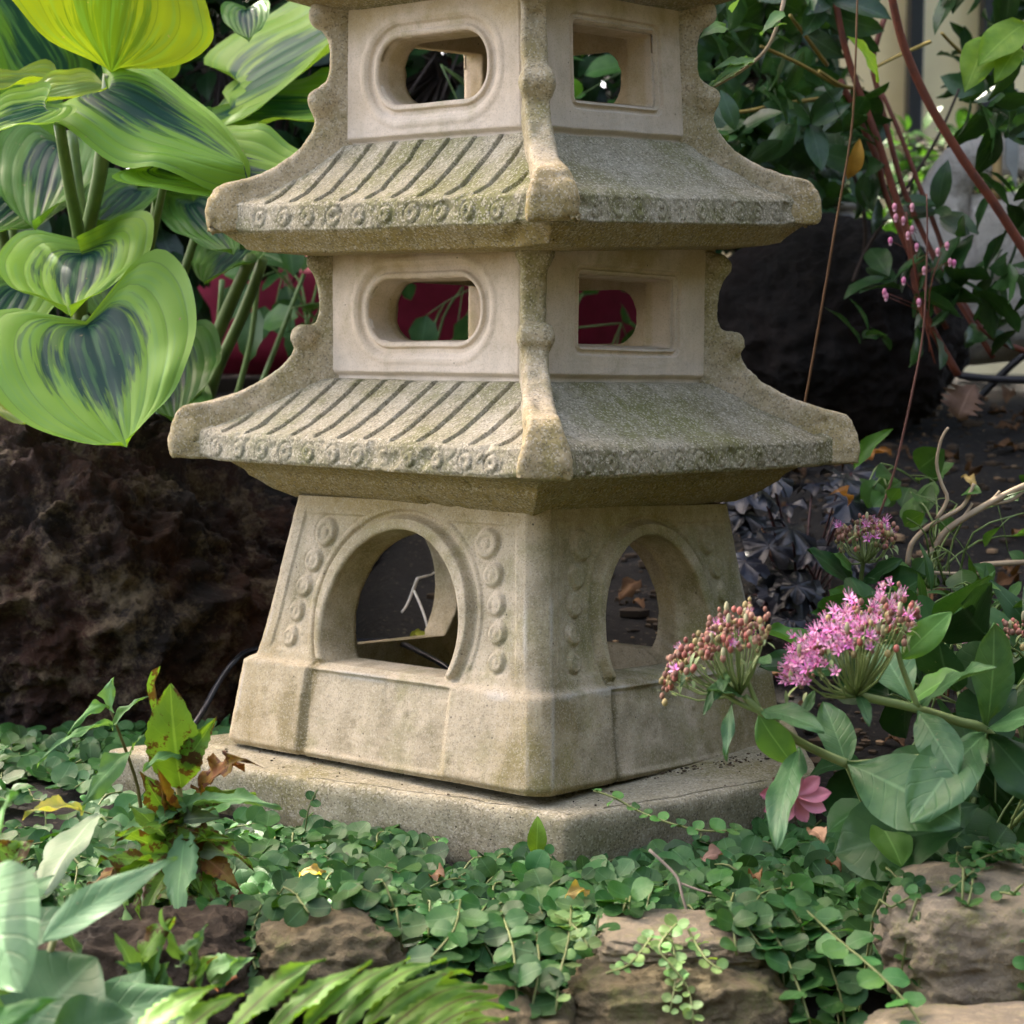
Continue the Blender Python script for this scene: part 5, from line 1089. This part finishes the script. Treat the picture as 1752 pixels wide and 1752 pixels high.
# fallen leaves and small finds
def dead(b, t, w_, c, label, nh=(0, -.5, .8), kind='ell', wave=.2, serr=0):
    m = M(); leaf(m, P(*b), P(*t), nh, w_, kind, 8, 12, .3, .15, wave, serr, (1, 1, 1)); mt = leafmat('fallen_leaf', c, tuple(x*.7 for x in c), .65, .2, veins=.3)
    tag(m.build('fallen_leaf', mt), label, 'fallen leaf')
dead((1640, 715, 2.6), (1668, 655, 2.6), .036, (.16, .10, .075), 'large crumpled brown leaf on the soil bank under the tube frame', serr=.5)
dead((1452, 862, 2.1), (1428, 838, 2.08), .008, (.45, .22, .08), 'small orange leaf above the coral bells')
dead((1480, 785, 2.4), (1525, 770, 2.4), .006, (.30, .13, .03), 'narrow rusty leaf on soil right of the lower roof')
dead((1645, 815, 2.3), (1672, 828, 2.28), .006, (.50, .36, .12), 'tiny yellow leaf above the dry branches')
dead((390, 1555, 1.42), (432, 1552, 1.41), .009, (.28, .13, .10), 'curled pinkish brown leaf in the ground cover left')
dead((1205, 1470, 1.45), (1240, 1462, 1.44), .008, (.22, .13, .10), 'dull brown leaf tucked under the slab edge')
dead((1390, 1420, 1.45), (1412, 1438, 1.43), .008, (.42, .26, .16), 'small tan leaf scrap below the pink flower')
dead((920, 1465, 1.56), (922, 1396, 1.56), .0085, (.15, .28, .03), 'narrow yellow green leaf standing against slab front corner', (0, -1, .1), wave=.03)
dead((380, 1690, 1.25), (408, 1672, 1.24), .010, (.20, .07, .02), 'rusty leaf tip behind the first fern pinna')
dead((700, 1092, 2.12), (745, 1088, 2.12), .006, (.30, .32, .03), 'yellow green leaf lying inside seen through the left round opening')
for k, (px, py) in enumerate([(620, 1560), (740, 1500), (1010, 1530), (1290, 1500), (560, 1500), (300, 1400), (110, 1330), (1420, 1480)]):
    b = P(px, py, 1.5-.12*(py-1450)/100)
    a = random.random()*6; c0 = G(px, py, .012); m = M(); leaf(m, c0, c0+Vector((cos(a), sin(a), .1))*.022, (0, -.4, .9), .006, 'ell', 6, 8, .4, .2, .25)
    tag(m.build('fallen_leaf', DEADM[k % 2]), ['yellow scrap of leaf in the ground cover under the slab centre', 'brown dry leaf caught in the ground cover left of the slab front corner', 'small yellow leaf just in front of the slab front corner', 'brown scrap beneath the right end of the slab', 'yellowed leaf tucked left of the small brown stone', 'brown leaf below the ragged weed', 'yellow leaf in the ground cover at the foot of the rusty boulder', 'brown scrap under the sedum stem'][k], 'fallen leaf', 'small leaf litter in the ground cover')
# loose crumbs of soil and bark
m = M(); random.seed(55)
for i in range(-1600, 1750):
    if i >= 1500:
        p = G(random.uniform(360, 1350), random.uniform(1270, 1420), .045); x, y, z = p
        if not in_slab(x, y, -.008): continue
    elif i < 1200: x = random.uniform(-.1, 1.0); y = random.uniform(1.9, 3.2); z = gz(x, y)
    else:
        t = random.random(); p = G(930, 1352, .044).lerp(G(1330, 1290, .044), t) if i % 3 else G(925, 1354, .044).lerp(G(415, 1276, .044), t); x = p.x+random.gauss(0, .008); y = p.y+random.gauss(-.004, .006); z = .0445
    s_ = random.uniform(.001, .005)*(1 if i < 1200 else .30)*(random.choice([1, 1, 1.6, 2.6]) if i < 0 else 1); g = random.uniform(.4, 2.2) if random.random() < .93 else 6
    m.ball((x, y, z+s_*.3), s_, (g, g*.95, g*.9), sc=(random.uniform(.6, 2), random.uniform(.6, 1.6), .6), n=5)
tag(m.build('soil_crumbs', plain('crumbs', (.055, .038, .022), .9, vcol=True), smooth=False), 'loose crumbs of soil, bark and grit', 'soil', kind='stuff')

# ------------------------------------------------------------------ unseen trees added to block sun and sky light over the garden
def tree(base, c, r, n, seed, label):
    random.seed(seed); e = empty('light_block_tree', base, label, 'tree'); b = Vector(base); c = Vector(c)
    m = M(); m.tube([b, b.lerp(c, .4)+Vector((.1, 0, 0)), c], [.16, .12, .06], 12)
    for i in range(14):
        q = c+Vector((random.gauss(0, .5)*r[0], random.gauss(0, .5)*r[1], random.gauss(0, .4)*r[2])); s_ = b.lerp(c, random.uniform(.55, .95)); m.tube([s_, s_.lerp(q, .5)+Vector((0, 0, .1)), q], [.04, .025, .01], 6)
    m.build('trunk', WOODD, e); m = M()
    for i in range(n):
        u = Vector((random.gauss(0, 1), random.gauss(0, 1), random.gauss(0, 1))).normalized()*random.random()**.4
        p = c+Vector((u.x*r[0], u.y*r[1], u.z*r[2])); d = Vector((random.gauss(0, 1), random.gauss(0, 1), random.gauss(-.3, .6))).normalized(); s_ = random.uniform(.09, .15)
        leaf(m, p, p+d*s_, Vector((random.gauss(0, .7), random.gauss(0, .7), 1)), s_*.35, 'ell', 2, 3)
    m.build('crown', MG_, e)
ctr = Vector((.35, 1.8, .3))+sdir*4.6
tree((ctr.x-2.2, ctr.y+1.2, .1), ctr, (1.55, 1.4, 1.1), 3000, 3, 'unseen tree added between the sun and the garden to shade it')
tree((2.9, 4.6, .1), (1.35, 3.7, 2.15), (1.7, 1.15, .75), 3600, 4, 'unseen tree added to darken the bed behind the dark boulder')
tree((-3.4, 4.7, .1), (-1.0, 4.2, 2.35), (1.7, .9, .75), 3000, 5, 'unseen tree added to darken the background behind the hostas')

# unseen hedges added behind and beside the camera to block low sky light
def hedge(x0, y0, x1, y1, h, seed, label):
    random.seed(seed); e = empty('light_block_hedge', ((x0+x1)/2, (y0+y1)/2, -.3), label, 'hedge'); m = M(); box(m, (x0+.1, y0+.1, -.4), (x1-.1, y1-.1, h-.1)); m.build('hedge_core', plain('hedge_twigs', (.03, .03, .015), .9), e, smooth=False)
    m = M(); n = int(500*max(x1-x0, y1-y0))
    for i in range(n):
        x = random.uniform(x0, x1); y = random.uniform(y0, y1); z = random.uniform(0, h)
        if random.random() < .15: z = h
        elif random.random() < .5: x = random.choice((x0, x1))+random.gauss(0, .03)
        else: y = random.choice((y0, y1))+random.gauss(0, .03)
        p = Vector((x, y, z)); d = Vector((random.gauss(0, 1), random.gauss(0, 1), random.gauss(0, .6))).normalized(); leaf(m, p, p+d*.12, Vector((random.gauss(0, 1), random.gauss(0, 1), 1)), .035, 'ell', 2, 3)
    m.build('foliage', DG, e)
hedge(-4.5, -2.9, 4.5, -2.2, 2.7, 71, 'unseen hedge added behind the camera to block low sky light')
hedge(2.3, -2.1, 3.0, 3.2, 2.5, 72, 'unseen hedge added on the right to block low sky light')
